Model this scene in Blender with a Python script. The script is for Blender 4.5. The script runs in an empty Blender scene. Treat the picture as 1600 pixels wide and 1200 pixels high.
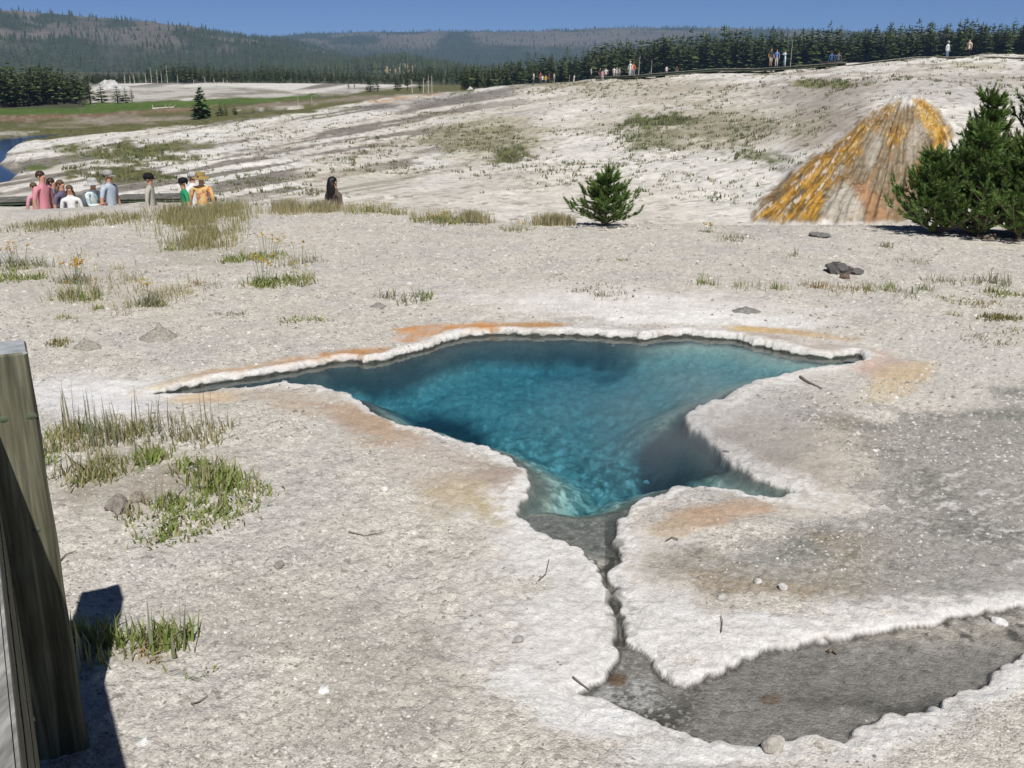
import bpy, bmesh, math, random
import numpy as np
from mathutils import Vector, Matrix

C = bpy.context.scene.collection
scene = bpy.context.scene
R = math.radians

# ------------------------------------------------------------------ camera, sky, sun, exposure
CAM_Z = 2.1
PITCH = 17.8
F = 1556.0                      # focal length in pixels of the 1600 px wide photograph
cam_data = bpy.data.cameras.new('camera')
cam_data.sensor_width = 36.0
cam_data.lens = 36.0 * F / 1600.0
cam_data.clip_start = 0.05
cam_data.clip_end = 20000.0
cam = bpy.data.objects.new('camera', cam_data)
cam.location = (0, 0, CAM_Z)
cam.rotation_euler = (R(90 - PITCH), 0, 0)
C.objects.link(cam)
scene.camera = cam

SUN_EL = 54.0
SUN_AZ = 166.0                  # clockwise from +Y (the view direction): behind the camera, a little to the right
world = bpy.data.worlds.new('World')
scene.world = world
world.use_nodes = True
wn = world.node_tree.nodes
sky = wn.new('ShaderNodeTexSky')
sky.sky_type = 'NISHITA'
sky.sun_disc = False
sky.sun_elevation = R(SUN_EL)
sky.sun_rotation = R(SUN_AZ)
sky.altitude = 3000
sky.air_density = 0.3
sky.dust_density = 0.0
sky.ozone_density = 6.0
wn['Background'].inputs['Strength'].default_value = 0.085
world.node_tree.links.new(sky.outputs[0], wn['Background'].inputs[0])

sun_data = bpy.data.lights.new('sun', 'SUN')
sun_data.energy = 4.2
sun_data.angle = R(0.53)
sun_data.color = (1.0, 0.972, 0.93)
sun = bpy.data.objects.new('sun', sun_data)
to_sun = Vector((math.sin(R(SUN_AZ)) * math.cos(R(SUN_EL)), math.cos(R(SUN_AZ)) * math.cos(R(SUN_EL)), math.sin(R(SUN_EL))))
sun.rotation_euler = to_sun.to_track_quat('Z', 'Y').to_euler()
sun.location = to_sun * 50
C.objects.link(sun)

vs = scene.view_settings
vs.view_transform = 'Standard'
vs.look = 'None'
vs.exposure = 0.2
vs.gamma = 1.0
vs.use_curve_mapping = False
scene.render.engine = 'CYCLES'
cy = scene.cycles
cy.use_denoising = True
cy.max_bounces = 6
cy.diffuse_bounces = 2
cy.glossy_bounces = 2
cy.transmission_bounces = 2
cy.transparent_max_bounces = 12
cy.volume_bounces = 0
cy.caustics_reflective = False
cy.caustics_refractive = False

# ------------------------------------------------------------------ helpers
cp, sp = math.cos(R(PITCH)), math.sin(R(PITCH))

def ray(px, py):
    """Unit-forward ray of a photograph pixel: x right, y ahead, z up."""
    a, b = (px - 800.0) / F, (600.0 - py) / F
    return np.array([a, cp + b * sp, -sp + b * cp])

def on_plane(px, py, z=0.0):
    d = ray(px, py)
    t = (z - CAM_Z) / d[2]
    return np.array([d[0] * t, d[1] * t, z])

def at_dist(px, py, D):
    d = ray(px, py)
    t = D / math.hypot(d[0], d[1])
    return np.array([d[0] * t, d[1] * t, CAM_Z + d[2] * t])

def project(x, y, z):
    """World points to photograph pixels."""
    dz = z - CAM_Z
    w = y * cp - dz * sp
    v = y * sp + dz * cp
    w = np.where(w < 0.05, 0.05, w)
    return 800.0 + F * x / w, 600.0 - F * v / w

def az_of(px, py=100):
    d = ray(px, py)
    return math.atan2(d[0], d[1])

def _hash(ix, iy, seed):
    n = (ix.astype(np.int64) * 374761393 + iy.astype(np.int64) * 668265263 + seed * 1274126177) & 0xffffffff
    n = ((n ^ (n >> 13)) * 1274126177) & 0xffffffff
    n = n ^ (n >> 16)
    return (n & 0xffff) / 65535.0

def vnoise(x, y, seed=0):
    x = np.asarray(x, float); y = np.asarray(y, float)
    ix = np.floor(x); iy = np.floor(y)
    fx = x - ix; fy = y - iy
    fx = fx * fx * fx * (fx * (fx * 6 - 15) + 10); fy = fy * fy * fy * (fy * (fy * 6 - 15) + 10)
    a = _hash(ix, iy, seed); b = _hash(ix + 1, iy, seed); c = _hash(ix, iy + 1, seed); d = _hash(ix + 1, iy + 1, seed)
    return (a + (b - a) * fx) * (1 - fy) + (c + (d - c) * fx) * fy

def fbm(x, y, seed=0, octaves=4, gain=0.5):
    s = 0; amp = 1; tot = 0
    for i in range(octaves):
        s = s + amp * vnoise(x * 2 ** i + 17.3 * i, y * 2 ** i - 9.1 * i, seed + i)
        tot += amp; amp *= gain
    return s / tot                                  # 0..1, mean 0.5

def billow(x, y, seed=0, octaves=3):
    s = 0; amp = 1; tot = 0
    for i in range(octaves):
        s = s + amp * (1 - np.abs(2 * vnoise(x * 2 ** i + 5.1 * i, y * 2 ** i + 3.7 * i, seed + i) - 1))
        tot += amp; amp *= 0.5
    return s / tot

def sstep(a, b, x):
    t = np.clip((x - a) / (b - a), 0, 1)
    return t * t * (3 - 2 * t)

def sdist(x, y, poly):
    """Signed distance to a closed polygon, positive outside."""
    poly = np.asarray(poly, float)
    d2 = np.full(x.shape, 1e18); inside = np.zeros(x.shape, bool)
    n = len(poly)
    for i in range(n):
        x0, y0 = poly[i]; x1, y1 = poly[(i + 1) % n]
        ex, ey = x1 - x0, y1 - y0
        t = np.clip(((x - x0) * ex + (y - y0) * ey) / max(ex * ex + ey * ey, 1e-12), 0, 1)
        d2 = np.minimum(d2, (x - x0 - t * ex) ** 2 + (y - y0 - t * ey) ** 2)
        cross = ((y0 > y) != (y1 > y))
        if y1 != y0:
            inside ^= cross & (x < ex * (y - y0) / (y1 - y0) + x0)
    d = np.sqrt(d2)
    return np.where(inside, -d, d)

def np_mesh(name, V, Fc, smooth=False):
    V = np.asarray(V, np.float32); Fc = np.asarray(Fc, np.int32)
    me = bpy.data.meshes.new(name)
    n, k = Fc.shape
    me.vertices.add(len(V)); me.vertices.foreach_set('co', V.ravel())
    me.loops.add(n * k); me.loops.foreach_set('vertex_index', Fc.ravel())
    me.polygons.add(n); me.polygons.foreach_set('loop_start', np.arange(0, n * k, k, dtype=np.int32))
    if smooth:
        me.polygons.foreach_set('use_smooth', np.ones(n, bool))
    me.update(calc_edges=True)
    return me

def set_col(me, name, col):
    col = np.asarray(col, np.float32)
    if col.shape[1] == 3:
        col = np.hstack([col, np.ones((len(col), 1), np.float32)])
    a = me.attributes.new(name, 'FLOAT_COLOR', 'POINT')
    a.data.foreach_set('color', np.ascontiguousarray(col).ravel())

def link(name, me, mat=None, parent=None):
    o = bpy.data.objects.new(name, me)
    C.objects.link(o)
    if mat is not None:
        me.materials.clear(); me.materials.append(mat)
    if parent is not None:
        o.parent = parent
    return o

def tag(o, label=None, cat=None, group=None, kind=None):
    if label: o['label'] = label
    if cat: o['category'] = cat
    if group: o['group'] = group
    if kind: o['kind'] = kind
    return o

def empty(name, loc, rz=0.0):
    o = bpy.data.objects.new(name, None)
    o.empty_display_size = 0.2
    o.location = loc; o.rotation_euler = (0, 0, rz)
    C.objects.link(o)
    return o

def grid_faces(nr, nc):
    i = np.arange(nr - 1)[:, None]; j = np.arange(nc - 1)[None, :]
    a = (i * nc + j).ravel()
    return np.stack([a, a + 1, a + nc + 1, a + nc], 1)

def mix3(a, b, t):
    t = np.asarray(t)[..., None]
    return a * (1 - t) + np.asarray(b) * t

class Nodes:
    """Small wrapper for building node materials."""
    def __init__(self, name):
        self.m = bpy.data.materials.new(name); self.m.use_nodes = True
        self.t = self.m.node_tree; self.n = self.t.nodes; self.n.clear()
        self.out = self.n.new('ShaderNodeOutputMaterial')
    def new(self, typ, **kw):
        nd = self.n.new(typ)
        for k, v in kw.items():
            setattr(nd, k, v)
        return nd
    def ln(self, a, b):
        self.t.links.new(a, b)
    def math(self, op, a, b=None, clamp=False):
        nd = self.new('ShaderNodeMath', operation=op, use_clamp=clamp)
        for i, v in enumerate((a, b)):
            if v is None: continue
            if isinstance(v, (int, float)): nd.inputs[i].default_value = v
            else: self.ln(v, nd.inputs[i])
        return nd.outputs[0]
    def mixc(self, fac, a, b, blend='MIX'):
        nd = self.new('ShaderNodeMix', data_type='RGBA', blend_type=blend)
        for sock, v in ((nd.inputs[0], fac), (nd.inputs[6], a), (nd.inputs[7], b)):
            if isinstance(v, (int, float)): sock.default_value = v
            elif isinstance(v, tuple): sock.default_value = v if len(v) == 4 else v + (1,)
            else: self.ln(v, sock)
        return nd.outputs[2]
    def ramp(self, fac, stops):
        nd = self.new('ShaderNodeValToRGB')
        el = nd.color_ramp.elements
        while len(el) < len(stops): el.new(0.5)
        for e, (p, c) in zip(el, stops):
            e.position = p; e.color = c if len(c) == 4 else tuple(c) + (1,)
        self.ln(fac, nd.inputs[0])
        return nd.outputs[0]
    def maprange(self, v, a, b, c, d):
        nd = self.new('ShaderNodeMapRange')
        self.ln(v, nd.inputs[0])
        for i, q in enumerate((a, b, c, d)): nd.inputs[i + 1].default_value = q
        return nd.outputs[0]

def simple_mat(name, col, rough=0.8, noise=0.0, scale=20.0, spec=0.3, bump=0.0):
    N = Nodes(name)
    b = N.new('ShaderNodeBsdfPrincipled')
    b.inputs['Roughness'].default_value = rough
    b.inputs['Specular IOR Level'].default_value = spec
    if noise or bump:
        tc = N.new('ShaderNodeTexCoord'); nz = N.new('ShaderNodeTexNoise')
        nz.inputs['Scale'].default_value = scale; nz.inputs['Detail'].default_value = 5
        N.ln(tc.outputs['Object'], nz.inputs['Vector'])
        lo = tuple(c * (1 - noise) for c in col); hi = tuple(min(1, c * (1 + noise)) for c in col)
        N.ln(N.ramp(nz.outputs[0], [(0.3, lo), (0.7, hi)]), b.inputs['Base Color'])
        if bump:
            bp = N.new('ShaderNodeBump'); bp.inputs['Strength'].default_value = bump; bp.inputs['Distance'].default_value = 0.01
            N.ln(nz.outputs[0], bp.inputs['Height']); N.ln(bp.outputs[0], b.inputs['Normal'])
    else:
        b.inputs['Base Color'].default_value = tuple(col) + (1,)
    N.ln(b.outputs[0], N.out.inputs[0])
    return N.m

def attr_mat(name, rough=0.8, spec=0.25, translucent=0.0):
    """Material whose base colour is the mesh's own colour attribute."""
    N = Nodes(name)
    b = N.new('ShaderNodeBsdfPrincipled')
    b.inputs['Roughness'].default_value = rough
    b.inputs['Specular IOR Level'].default_value = spec
    a = N.new('ShaderNodeAttribute', attribute_name='Col')
    N.ln(a.outputs['Color'], b.inputs['Base Color'])
    if translucent:
        tr = N.new('ShaderNodeBsdfTranslucent'); N.ln(a.outputs['Color'], tr.inputs['Color'])
        mx = N.new('ShaderNodeMixShader'); mx.inputs[0].default_value = translucent
        N.ln(b.outputs[0], mx.inputs[1]); N.ln(tr.outputs[0], mx.inputs[2]); N.ln(mx.outputs[0], N.out.inputs[0])
    else:
        N.ln(b.outputs[0], N.out.inputs[0])
    return N.m

# ------------------------------------------------------------------ the shore of the spring (traced corner by corner on the water level)
FAR_SHORE = [(242,619),(262,614),(290,607),(320,602),(350,597),(400,590),(450,583),(490,575),(520,569),(550,566),(580,568),(610,562),(640,553),
    (670,546),(692,537),(720,528),(760,525),(800,524),(850,526),(890,524),(930,526),(970,529),(1000,532),(1030,529),(1070,526),(1110,529),
    (1140,531),(1170,536),(1210,547),(1250,555),(1290,559),(1320,559),(1338,558),(1347,563)]
NEAR_RIGHT = [(1343,570),(1320,574),(1290,579),(1250,587),(1230,592),(1190,600),(1160,610),(1135,626),(1130,630),(1105,631),(1080,641),(1066,653),
    (1066,663),(1085,674),(1098,682),(1115,698),(1130,715),(1150,732),(1175,747),(1205,758),(1230,765),(1239,771),(1225,778),(1200,779),(1170,775),
    (1150,768),(1120,763),(1095,761),(1060,765),(1030,775),(1005,784),(985,796)]
CHANNEL_RIGHT = [(972,812),(960,835),(955,852),(957,862),(962,880),(955,893),(958,905),(965,930),(972,950),(975,975),(980,1000)]
POND = [(992,1008),(1000,1020),(1015,1040),(1030,1055),(1050,1068),(1075,1075),(1100,1062),(1130,1048),(1145,1035),(1180,1025),(1220,1020),(1260,1010),
    (1290,1003),(1330,995),(1380,985),(1430,975),(1480,965),(1520,958),(1570,950),(1640,938),(1760,925),(1760,985),(1640,1012),(1600,1030),(1570,1045),
    (1545,1062),(1530,1075),(1510,1082),(1480,1092),(1465,1105),(1440,1112),(1400,1120),(1390,1128),(1350,1135),(1335,1145),(1310,1160),(1280,1165),
    (1230,1165),(1180,1165),(1150,1165),(1110,1160),(1080,1152),(1050,1143),(1020,1130),(990,1115),(950,1105),(920,1092),(905,1085),(925,1070),(945,1060),
    (960,1045),(965,1020),(962,1000)]
CHANNEL_LEFT = [(965,990),(966,965),(958,950),(950,935),(945,915),(935,895),(925,880),(905,862),(880,848),(850,835),(825,820)]
NEAR_LEFT = [(810,808),(812,795),(820,775),(828,750),(825,737),(800,722),(780,708),(750,698),(715,690),(690,683),(665,672),(640,668),(610,660),
    (590,652),(575,640),(560,630),(540,622),(510,612),(480,606),(450,604),(420,605),(390,607),(340,613),(300,617),(270,620)]
def world_poly(pts, z=0.0):
    return np.array([on_plane(px, py, z)[:2] for px, py in pts])
WET = world_poly(FAR_SHORE + NEAR_RIGHT + CHANNEL_RIGHT + POND + CHANNEL_LEFT + NEAR_LEFT)
DEEP = world_poly(FAR_SHORE + NEAR_RIGHT + [(940,808),(895,812),(850,803)] + NEAR_LEFT)
POND_W = world_poly(CHANNEL_RIGHT[-2:] + POND + CHANNEL_LEFT[:2])

# ------------------------------------------------------------------ relief: profiles of the land along directions from the viewpoint, metres
Z0 = 0.05
class Row:                                           # height given by the photograph row where it shows
    def __init__(self, py): self.py = py
def zp(D, py):
    return Row(py)
COLS = [
 (-900, [(15.0,Z0),(16.5,-.3),(21,-1.6),(26,-2.5),(30,-2.55),(40,-3.3),(60,-3.9),(200,-4.0),(400,-4),(3000,-4)]),
 (0,    [(14.9,Z0),(16.5,-.3),(21,-1.6),(26,-2.5),(30,-2.55),(40,-3.2),(50,-3.8),(92,-3.95),(200,-4.0),(300,-3.6),(400,-3.9),(3000,-4)]),
 (200,  [(15.5,Z0),(17,-.3),(22,-1.6),(26,-2.5),(30,-2.55),(40,-3.15),(45,-3.3),(55,zp(55,270)),(75,zp(75,222)),(85,zp(85,208)),(100,-3.85),(130,-3.95),(190,-4.0),(250,-3.5),(300,-2.9),(340,-3.4),(400,-4),(3000,-4)]),
 (400,  [(15.6,Z0),(17,-.3),(22,-1.8),(27,-2.6),(35,-3.6),(47,-3.9),(75,zp(75,221)),(100,zp(100,184)),(125,-3.85),(150,-3.95),(190,-4.0),(250,-3.5),(300,-2.9),(340,-3.5),(400,-4),(3000,-4)]),
 (600,  [(15.0,Z0),(16.5,-.3),(22,-2.0),(28,-3.4),(36,-4.2),(50,zp(50,318)),(70,zp(70,245)),(85,zp(85,205)),(110,zp(110,160)),(120,zp(120,151)),(150,-2.8),(190,-3.9),(300,-3.9),(400,-4),(3000,-4)]),
 (800,  [(14.3,Z0),(16,-.35),(22,-2.0),(28,-3.8),(38,-4.5),(46,zp(46,335)),(70,zp(70,240)),(90,zp(90,182)),(115,zp(115,138)),(150,-1.6),(200,-3.0),(330,-4.5),(3000,-4)]),
 (1000, [(14.0,Z0),(16,-.35),(22,-2.0),(28,-3.9),(38,-4.6),(45,zp(45,340)),(62,zp(62,240)),(80,zp(80,178)),(105,zp(105,121)),(140,0.6),(300,-1.5),(600,-4),(3000,-4)]),
 (1200, [(13.9,Z0),(16,-.35),(22,-2.0),(28,-3.9),(38,-4.6),(45,zp(45,342)),(60,zp(60,225)),(78,zp(78,155)),(100,zp(100,109)),(140,1.2),(300,-.2),(600,-4),(3000,-4)]),
 (1320, [(13.9,Z0),(16,-.35),(22,-2.0),(28,-3.9),(38,-4.7),(44,zp(44,345)),(50,zp(50,260)),(57,zp(57,185)),(66,zp(66,150)),(97,zp(97,103)),(140,1.8),(300,.5),(600,-4),(3000,-4)]),
 (1420, [(13.9,Z0),(16,-.35),(22,-2.0),(28,-3.9),(38,-4.7),(44,zp(44,345)),(49,zp(49,260)),(54,zp(54,185)),(60,zp(60,150)),(97,zp(97,97)),(140,2.1),(300,1),(600,-4),(3000,-4)]),
 (1600, [(13.6,Z0),(16,-.35),(22,-2.0),(28,-3.9),(38,-4.7),(44,zp(44,345)),(51,zp(51,260)),(58,zp(58,190)),(68,zp(68,150)),(100,zp(100,90)),(140,2.8),(300,2),(600,-3),(3000,-4)]),
 (2500, [(13.6,Z0),(16,-.35),(22,-2.0),(28,-3.9),(38,-4.7),(44,-4.3),(58,-1.2),(68,0),(100,2.9),(140,3.2),(300,3),(600,-3),(3000,-4)]),
]
LIP = {-900: 326, 0: 321, 200: 313, 400: 311, 600: 321, 800: 338, 1000: 344, 1200: 343, 1320: 343, 1420: 343, 1600: 352, 2500: 365}
def resolve(col):
    px, pr = col
    lip = on_plane(px, LIP[px], Z0 + .03); Dl = math.hypot(lip[0], lip[1])
    out = [(Dl * .985, Z0)]
    for D, z in pr[1:]:
        if D < 17.5: D = max(D, Dl * 1.12)
        out.append((D, at_dist(px, z.py, D)[2] if isinstance(z, Row) else z))
    return px, out
COLS = [resolve(c) for c in COLS]
_la = np.linspace(math.log(1.0), math.log(3000.0), 700)
_ra = np.exp(_la)
_paz = np.array([az_of(c[0]) for c in COLS])
_azg = np.linspace(-1.5, 1.5, 601)
_tab = np.array([np.interp(_ra, [p[0] for p in c[1]], [p[1] for p in c[1]]) for c in COLS])
_prof = np.array([np.interp(_azg, _paz, _tab[:, k]) for k in range(len(_ra))])       # [r, az]
def _blur(a, n, axis):
    k = np.exp(-0.5 * (np.arange(-3 * n, 3 * n + 1) / n) ** 2); k /= k.sum()
    pad = [(0, 0), (0, 0)]; pad[axis] = (3 * n, 3 * n)
    return np.apply_along_axis(lambda v: np.convolve(v, k, 'valid'), axis, np.pad(a, pad, mode='edge'))
_prof = _blur(_blur(_prof, 3, 0), 7, 1)
def profile(x, y):
    r = np.hypot(x, y); az = np.arctan2(x, y)
    fr = np.clip((np.log(np.maximum(r, 1.0)) - _la[0]) / (_la[1] - _la[0]), 0, len(_la) - 1.001)
    fa = np.clip((az - _azg[0]) / (_azg[1] - _azg[0]), 0, len(_azg) - 1.001)
    i = fr.astype(int); j = fa.astype(int); u = fr - i; v = fa - j
    return (_prof[i, j] * (1 - u) + _prof[i + 1, j] * u) * (1 - v) + (_prof[i, j + 1] * (1 - u) + _prof[i + 1, j + 1] * u) * v

RIVER_Z = -4.2
RIVER = [  # (traced outline, drawn down to the water level)
 [(-700,200),(-200,214),(0,218),(34,212),(99,209),(71,217),(37,227),(17,235),(6,246),(2,256),(17,263),(37,262),(42,269),(31,278),(17,286),(0,297),(-200,310),(-700,330)],
 [(368,182),(380,177),(400,173),(440,172),(560,176),(560,178),(470,178),(440,180),(410,183)],
 [(488,153),(500,150.5),(522,150.5),(522,152.5),(500,154)],
]
RIVER_W = [world_poly(p, RIVER_Z) for p in RIVER]

def height(x, y, detail=True):
    """Ground height and helper fields at world points."""
    r = np.hypot(x, y)
    base = profile(x, y)
    near = 1 - sstep(13.0, 15.0, r)
    far = sstep(17, 40, r)
    z = base.copy()
    # broad unevenness
    z += (fbm(x / 1.7, y / 1.7, 3, 3) - .5) * 0.07 * sstep(2, 4, r) * (1 - far)
    z += far * (fbm(x / 9.0, y / 9.0, 5, 4) - .5) * np.clip(r / 80.0, .3, 1.2) * 0.9 * (1 - sstep(150, 260, r) * .6)
    # ripples of old sinter sheets on the slope across the river
    az = np.arctan2(x, y)
    slope_zone = far * sstep(42, 50, r) * (1 - sstep(110, 125, r))
    z += slope_zone * (billow(x / 6 + y / 9, y / 2.4 - x / 8, 9, 3) - .5) * 0.35
    s = np.full(x.shape, 9.0); sd = np.full(x.shape, 9.0)
    m = (r < 12)
    if m.any():
        xs, ys = x[m], y[m]
        wx = (fbm(xs / .16, ys / .16, 21, 4) - .5) * .06 + (vnoise(xs / .06, ys / .06, 22) - .5) * .018
        wy = (fbm(xs / .16, ys / .16, 31, 2) - .5) * .05
        lobes = (billow(xs / .075, ys / .075, 23, 1) - .5) * .034 * sstep(5.9, 5.2, ys) + (billow(xs / .12, ys / .12, 24, 3) - .5) * .045 * sstep(5.2, 5.9, ys)
        s[m] = sdist(xs + wx * .5, ys + wy, WET) + wx * .5 - lobes
        sd[m] = sdist(xs + wx * .8, ys + wy * .8, DEEP)
    return z, s, sd, r, near, far

# ------------------------------------------------------------------ the ground round the spring
GREY = [(1262,640),(1330,655),(1420,640),(1700,590),(1800,600),(1800,930),(1600,935),(1480,945),(1330,975),(1290,960),(1200,935),(1110,925),(1040,905),(1000,880),(1010,855),
        (1080,838),(1150,832),(1260,812),(1330,800),(1352,770),(1350,720),(1315,680)]
# stains and crusts: px, py, rx, ry, tilt, colour, strength
BLOBS = [
 (150,618,150,34,0,(.78,.77,.76),1.1),(60,628,80,20,0,(.6,.59,.57),.6),
 (1000,478,330,28,3,(.74,.71,.67),1.0),(1280,560,160,60,8,(.6,.57,.52),.8),(1480,600,150,40,8,(.55,.52,.48),.7),
 (1100,498,200,14,3,(.78,.76,.73),1.0),(1500,545,160,50,10,(.58,.55,.52),.6),
 (300,595,110,9,-12,(.60,.50,.36),.9),(480,563,130,9,-7,(.55,.36,.20),1.1),(400,575,90,8,-9,(.58,.42,.28),.8),(560,551,60,7,-5,(.52,.28,.12),1.2),
 (665,519,50,13,-5,(.58,.30,.13),1.8),(740,511,60,8,-5,(.56,.29,.12),1.6),(830,507,66,5,0,(.48,.28,.13),1.4),
 (1180,515,60,6,6,(.60,.44,.22),1.1),(1260,522,80,6,6,(.55,.40,.24),1.0),(1210,530,110,8,6,(.46,.36,.30),.7),(1390,575,60,26,20,(.56,.42,.34),.9),(1400,600,60,26,-20,(.62,.50,.32),.8),
 (1370,640,30,16,0,(.25,.23,.20),.0),
 (330,622,80,11,-3,(.64,.50,.34),.9),(440,620,110,14,6,(.50,.42,.34),1.0),(470,640,60,14,15,(.5,.40,.3),.6),
 (560,655,75,32,25,(.46,.35,.26),1.4),(610,675,60,20,22,(.48,.36,.26),1.4),(680,715,70,24,18,(.55,.48,.42),.7),(760,690,60,16,15,(.78,.77,.76),1.0),
 (770,745,60,26,10,(.42,.35,.29),1.2),(720,770,60,26,10,(.50,.42,.30),1.0),(770,800,60,22,10,(.54,.46,.30),1.0),(700,800,50,24,0,(.5,.44,.35),.6),(640,730,60,26,10,(.55,.5,.44),.6),
 (830,850,60,60,30,(.74,.72,.69),.9),(900,920,60,70,20,(.70,.68,.64),.9),(860,1000,110,70,10,(.74,.72,.69),1.1),(840,1075,120,45,20,(.78,.77,.75),1.0),
 (930,1120,170,40,14,(.80,.79,.77),1.2),(760,960,70,90,0,(.62,.60,.56),.6),(1120,1172,160,24,0,(.8,.79,.77),1.2),(1400,1150,140,24,-20,(.74,.72,.70),1.1),(1560,1075,100,22,-25,(.74,.73,.71),1.1),
 (1020,900,60,50,20,(.60,.56,.50),.9),(1050,970,80,50,0,(.74,.73,.71),1.1),(1130,1000,110,40,5,(.74,.72,.69),1.1),(1220,985,100,26,10,(.76,.75,.74),1.2),(1030,840,60,30,0,(.68,.65,.60),.9),(1400,975,130,14,-8,(.78,.77,.76),1.2),(1540,950,110,18,-8,(.76,.76,.76),1.1),
 (1110,805,100,18,-6,(.50,.37,.27),1.2),(1160,795,70,14,0,(.5,.36,.25),1.0),(1040,825,40,16,0,(.52,.42,.3),.8),(1250,720,80,60,30,(.48,.43,.37),1.0),(1160,660,90,34,10,(.52,.47,.41),1.0),(1290,680,60,40,30,(.5,.45,.38),.8),(1290,785,60,22,-10,(.58,.53,.45),.9),(1220,640,90,22,0,(.55,.51,.46),.8),
 (1290,630,60,20,0,(.5,.46,.41),.6),(230,750,150,60,0,(.34,.30,.24),.75),(200,1010,90,40,0,(.36,.32,.26),.6),(320,395,110,26,0,(.40,.37,.31),.6),(130,450,110,40,0,(.47,.43,.36),.5),(600,1080,160,120,0,(.36,.335,.30),.5),(420,960,200,60,0,(.34,.315,.28),.4),
]
def tilt_noise(x, y, sx, sy, seed, o=4):
    return fbm(x / sx, y / sy, seed, o)

def near_colour(x, y, z, s, sd, r):
    px, py = project(x, y, np.minimum(z, 0.08))
    n = len(x)
    g1 = fbm(x / .5, y / .5, 41, 4); g2 = fbm(x / .08, y / .08, 42, 3); g3 = vnoise(x / .022, y / .022, 43); g4 = fbm(x / 2.2, y / 2.2, 44, 3)
    col = np.empty((n, 3)); col[:] = (.555, .522, .462)
    warm = np.array((.56, .515, .445)); cool = np.array((.47, .455, .425))
    col = mix3(col, warm, sstep(.5, .75, g4) * .7); col = mix3(col, cool, sstep(.52, .3, g1) * .6)
    col *= (0.80 + .4 * g2)[:, None]
    grit = np.ones(n)
    # white sinter near the shore
    wn_ = fbm(x / .22, y / .22, 51, 4)
    width = .03 + .34 * sstep(.30, .75, fbm(x / .55, y / .55, 52, 3))
    white = sstep(width, width * .25, s + (wn_ - .5) * .25) * (.35 + .65 * sstep(.36, .56, fbm(x / .045, y / .035, 55, 3)))
    edgek = sstep(.035, .012, np.abs(s))
    white = white + (np.where(py > 840, 1.0, .75) - white) * edgek * (s > -.02)
    wcol = np.array((.74, .715, .675)) * (1 + (.28 * fbm(x / .05, y / .05, 53, 3) - .14) * (1 - edgek))[:, None]
    # stains first, then the white edge
    edge = (fbm(x / .30, y / .16, 61, 5) - .5) * 1.5 + (vnoise(x / .05, y / .03, 62) - .5) * .35
    for (bx, by, rx, ry, tl, c, st) in BLOBS:
        ct, sn = math.cos(R(tl)), math.sin(R(tl))
        dx, dy = px - bx, py - by
        u = (dx * ct + dy * sn) / rx; v = (-dx * sn + dy * ct) / ry
        q = np.sqrt(u * u + v * v)
        k = sstep(1.25, .45, q + edge * .75) * min(1, st) * (.72 + .28 * sstep(.3, .6, wn_))
        m = k > .002
        if not m.any(): continue
        tex = (.86 + .28 * fbm(x[m] / .09, y[m] / .05, 63, 3))[:, None]
        col[m] = mix3(col[m], np.array(c) * tex, k[m])
        grit[m] = np.minimum(grit[m], 1 - .7 * k[m])
    # grey damp apron on the right
    gd = sdist(px, py, GREY)
    gm = sstep(14, -26, gd + (fbm(x / .25, y / .25, 71, 4) - .5) * 90)
    gcol = np.empty((n, 3)); gcol[:] = (.315, .302, .272)
    gcol = mix3(gcol, (.215, .218, .19), sstep(.5, .72, fbm(x / .35 + 4, y / .2, 72, 4)))
    gcol = mix3(gcol, (.32, .255, .175), sstep(.46, .68, fbm(x / .9, y / .5, 73, 3)) * sstep(1420, 1240, px) * .9)
    fl = fbm(x / .07, y / .03, 74, 3)
    flz = sstep(.40, .7, fbm(x / .6, y / .4, 75, 3))
    gcol = mix3(gcol, (.60, .58, .54), sstep(.60, .70, fl) * (.12 + .75 * flz))
    gcol = mix3(gcol, (.46, .44, .41), sstep(.66, .8, vnoise(x / .018, y / .012, 76)) * .55)
    hi = np.maximum(sstep(.72, .9, fbm(px / 140, py / 34, 77, 3)), 0)
    gcol = mix3(gcol, (.5, .48, .45), hi * .6)
    col = mix3(col, gcol, gm * .93)
    grit = np.where(gm > .5, .75, grit)
    # the white edge
    peninsula = sstep(0, 40, gd)
    col = mix3(col, wcol, white * .92 * np.clip(.25 + .75 * sstep(0, 30, gd + 25) + (py > 930), 0, 1))
    grit = grit * (1 - .7 * white)
    # very bright beaded rim
    bead = sstep(.06, .015, np.abs(s - .025)) * sstep(.42, .58, fbm(x / .16, y / .16, 54, 2) + .04)
    col = mix3(col, np.array((.76, .745, .72)), bead * .7)
    # wet and under water
    ins = sstep(.0, -.012, s)
    wet = ins.copy()
    deepm = sstep(.015, -.02, sd)
    bed = np.empty((n, 3)); bed[:] = (.50, .52, .43)
    bed = mix3(bed, (.36, .41, .34), sstep(.45, .62, fbm(x / .28, y / .38, 81, 3)))
    bed = mix3(bed, (.20, .27, .24), sstep(.50, .62, fbm(x / .045, y / .075, 80, 3)) * .75)
    bed = mix3(bed, (.74, .76, .64), sstep(.56, .66, fbm(x / .030, y / .050, 82, 3)) * .85)
    bed = mix3(bed, (.10, .15, .14), sstep(.62, .72, fbm(x / .05 + 3, y / .07, 83, 3)) * .6)
    # smoother pale silt on the right of the basin
    bed = mix3(bed, (.46, .45, .40), sstep(.35, 1.1, x) * sstep(5.4, 6.4, y) * .75)
    bed *= (.75 + .5 * vnoise(x / .03, y / .045, 84))[:, None]
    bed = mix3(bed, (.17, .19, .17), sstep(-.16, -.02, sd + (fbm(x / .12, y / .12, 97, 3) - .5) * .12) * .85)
    bed = mix3(bed, (.42, .46, .385), sstep(4.9, 6.6, y) * .62)
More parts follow.
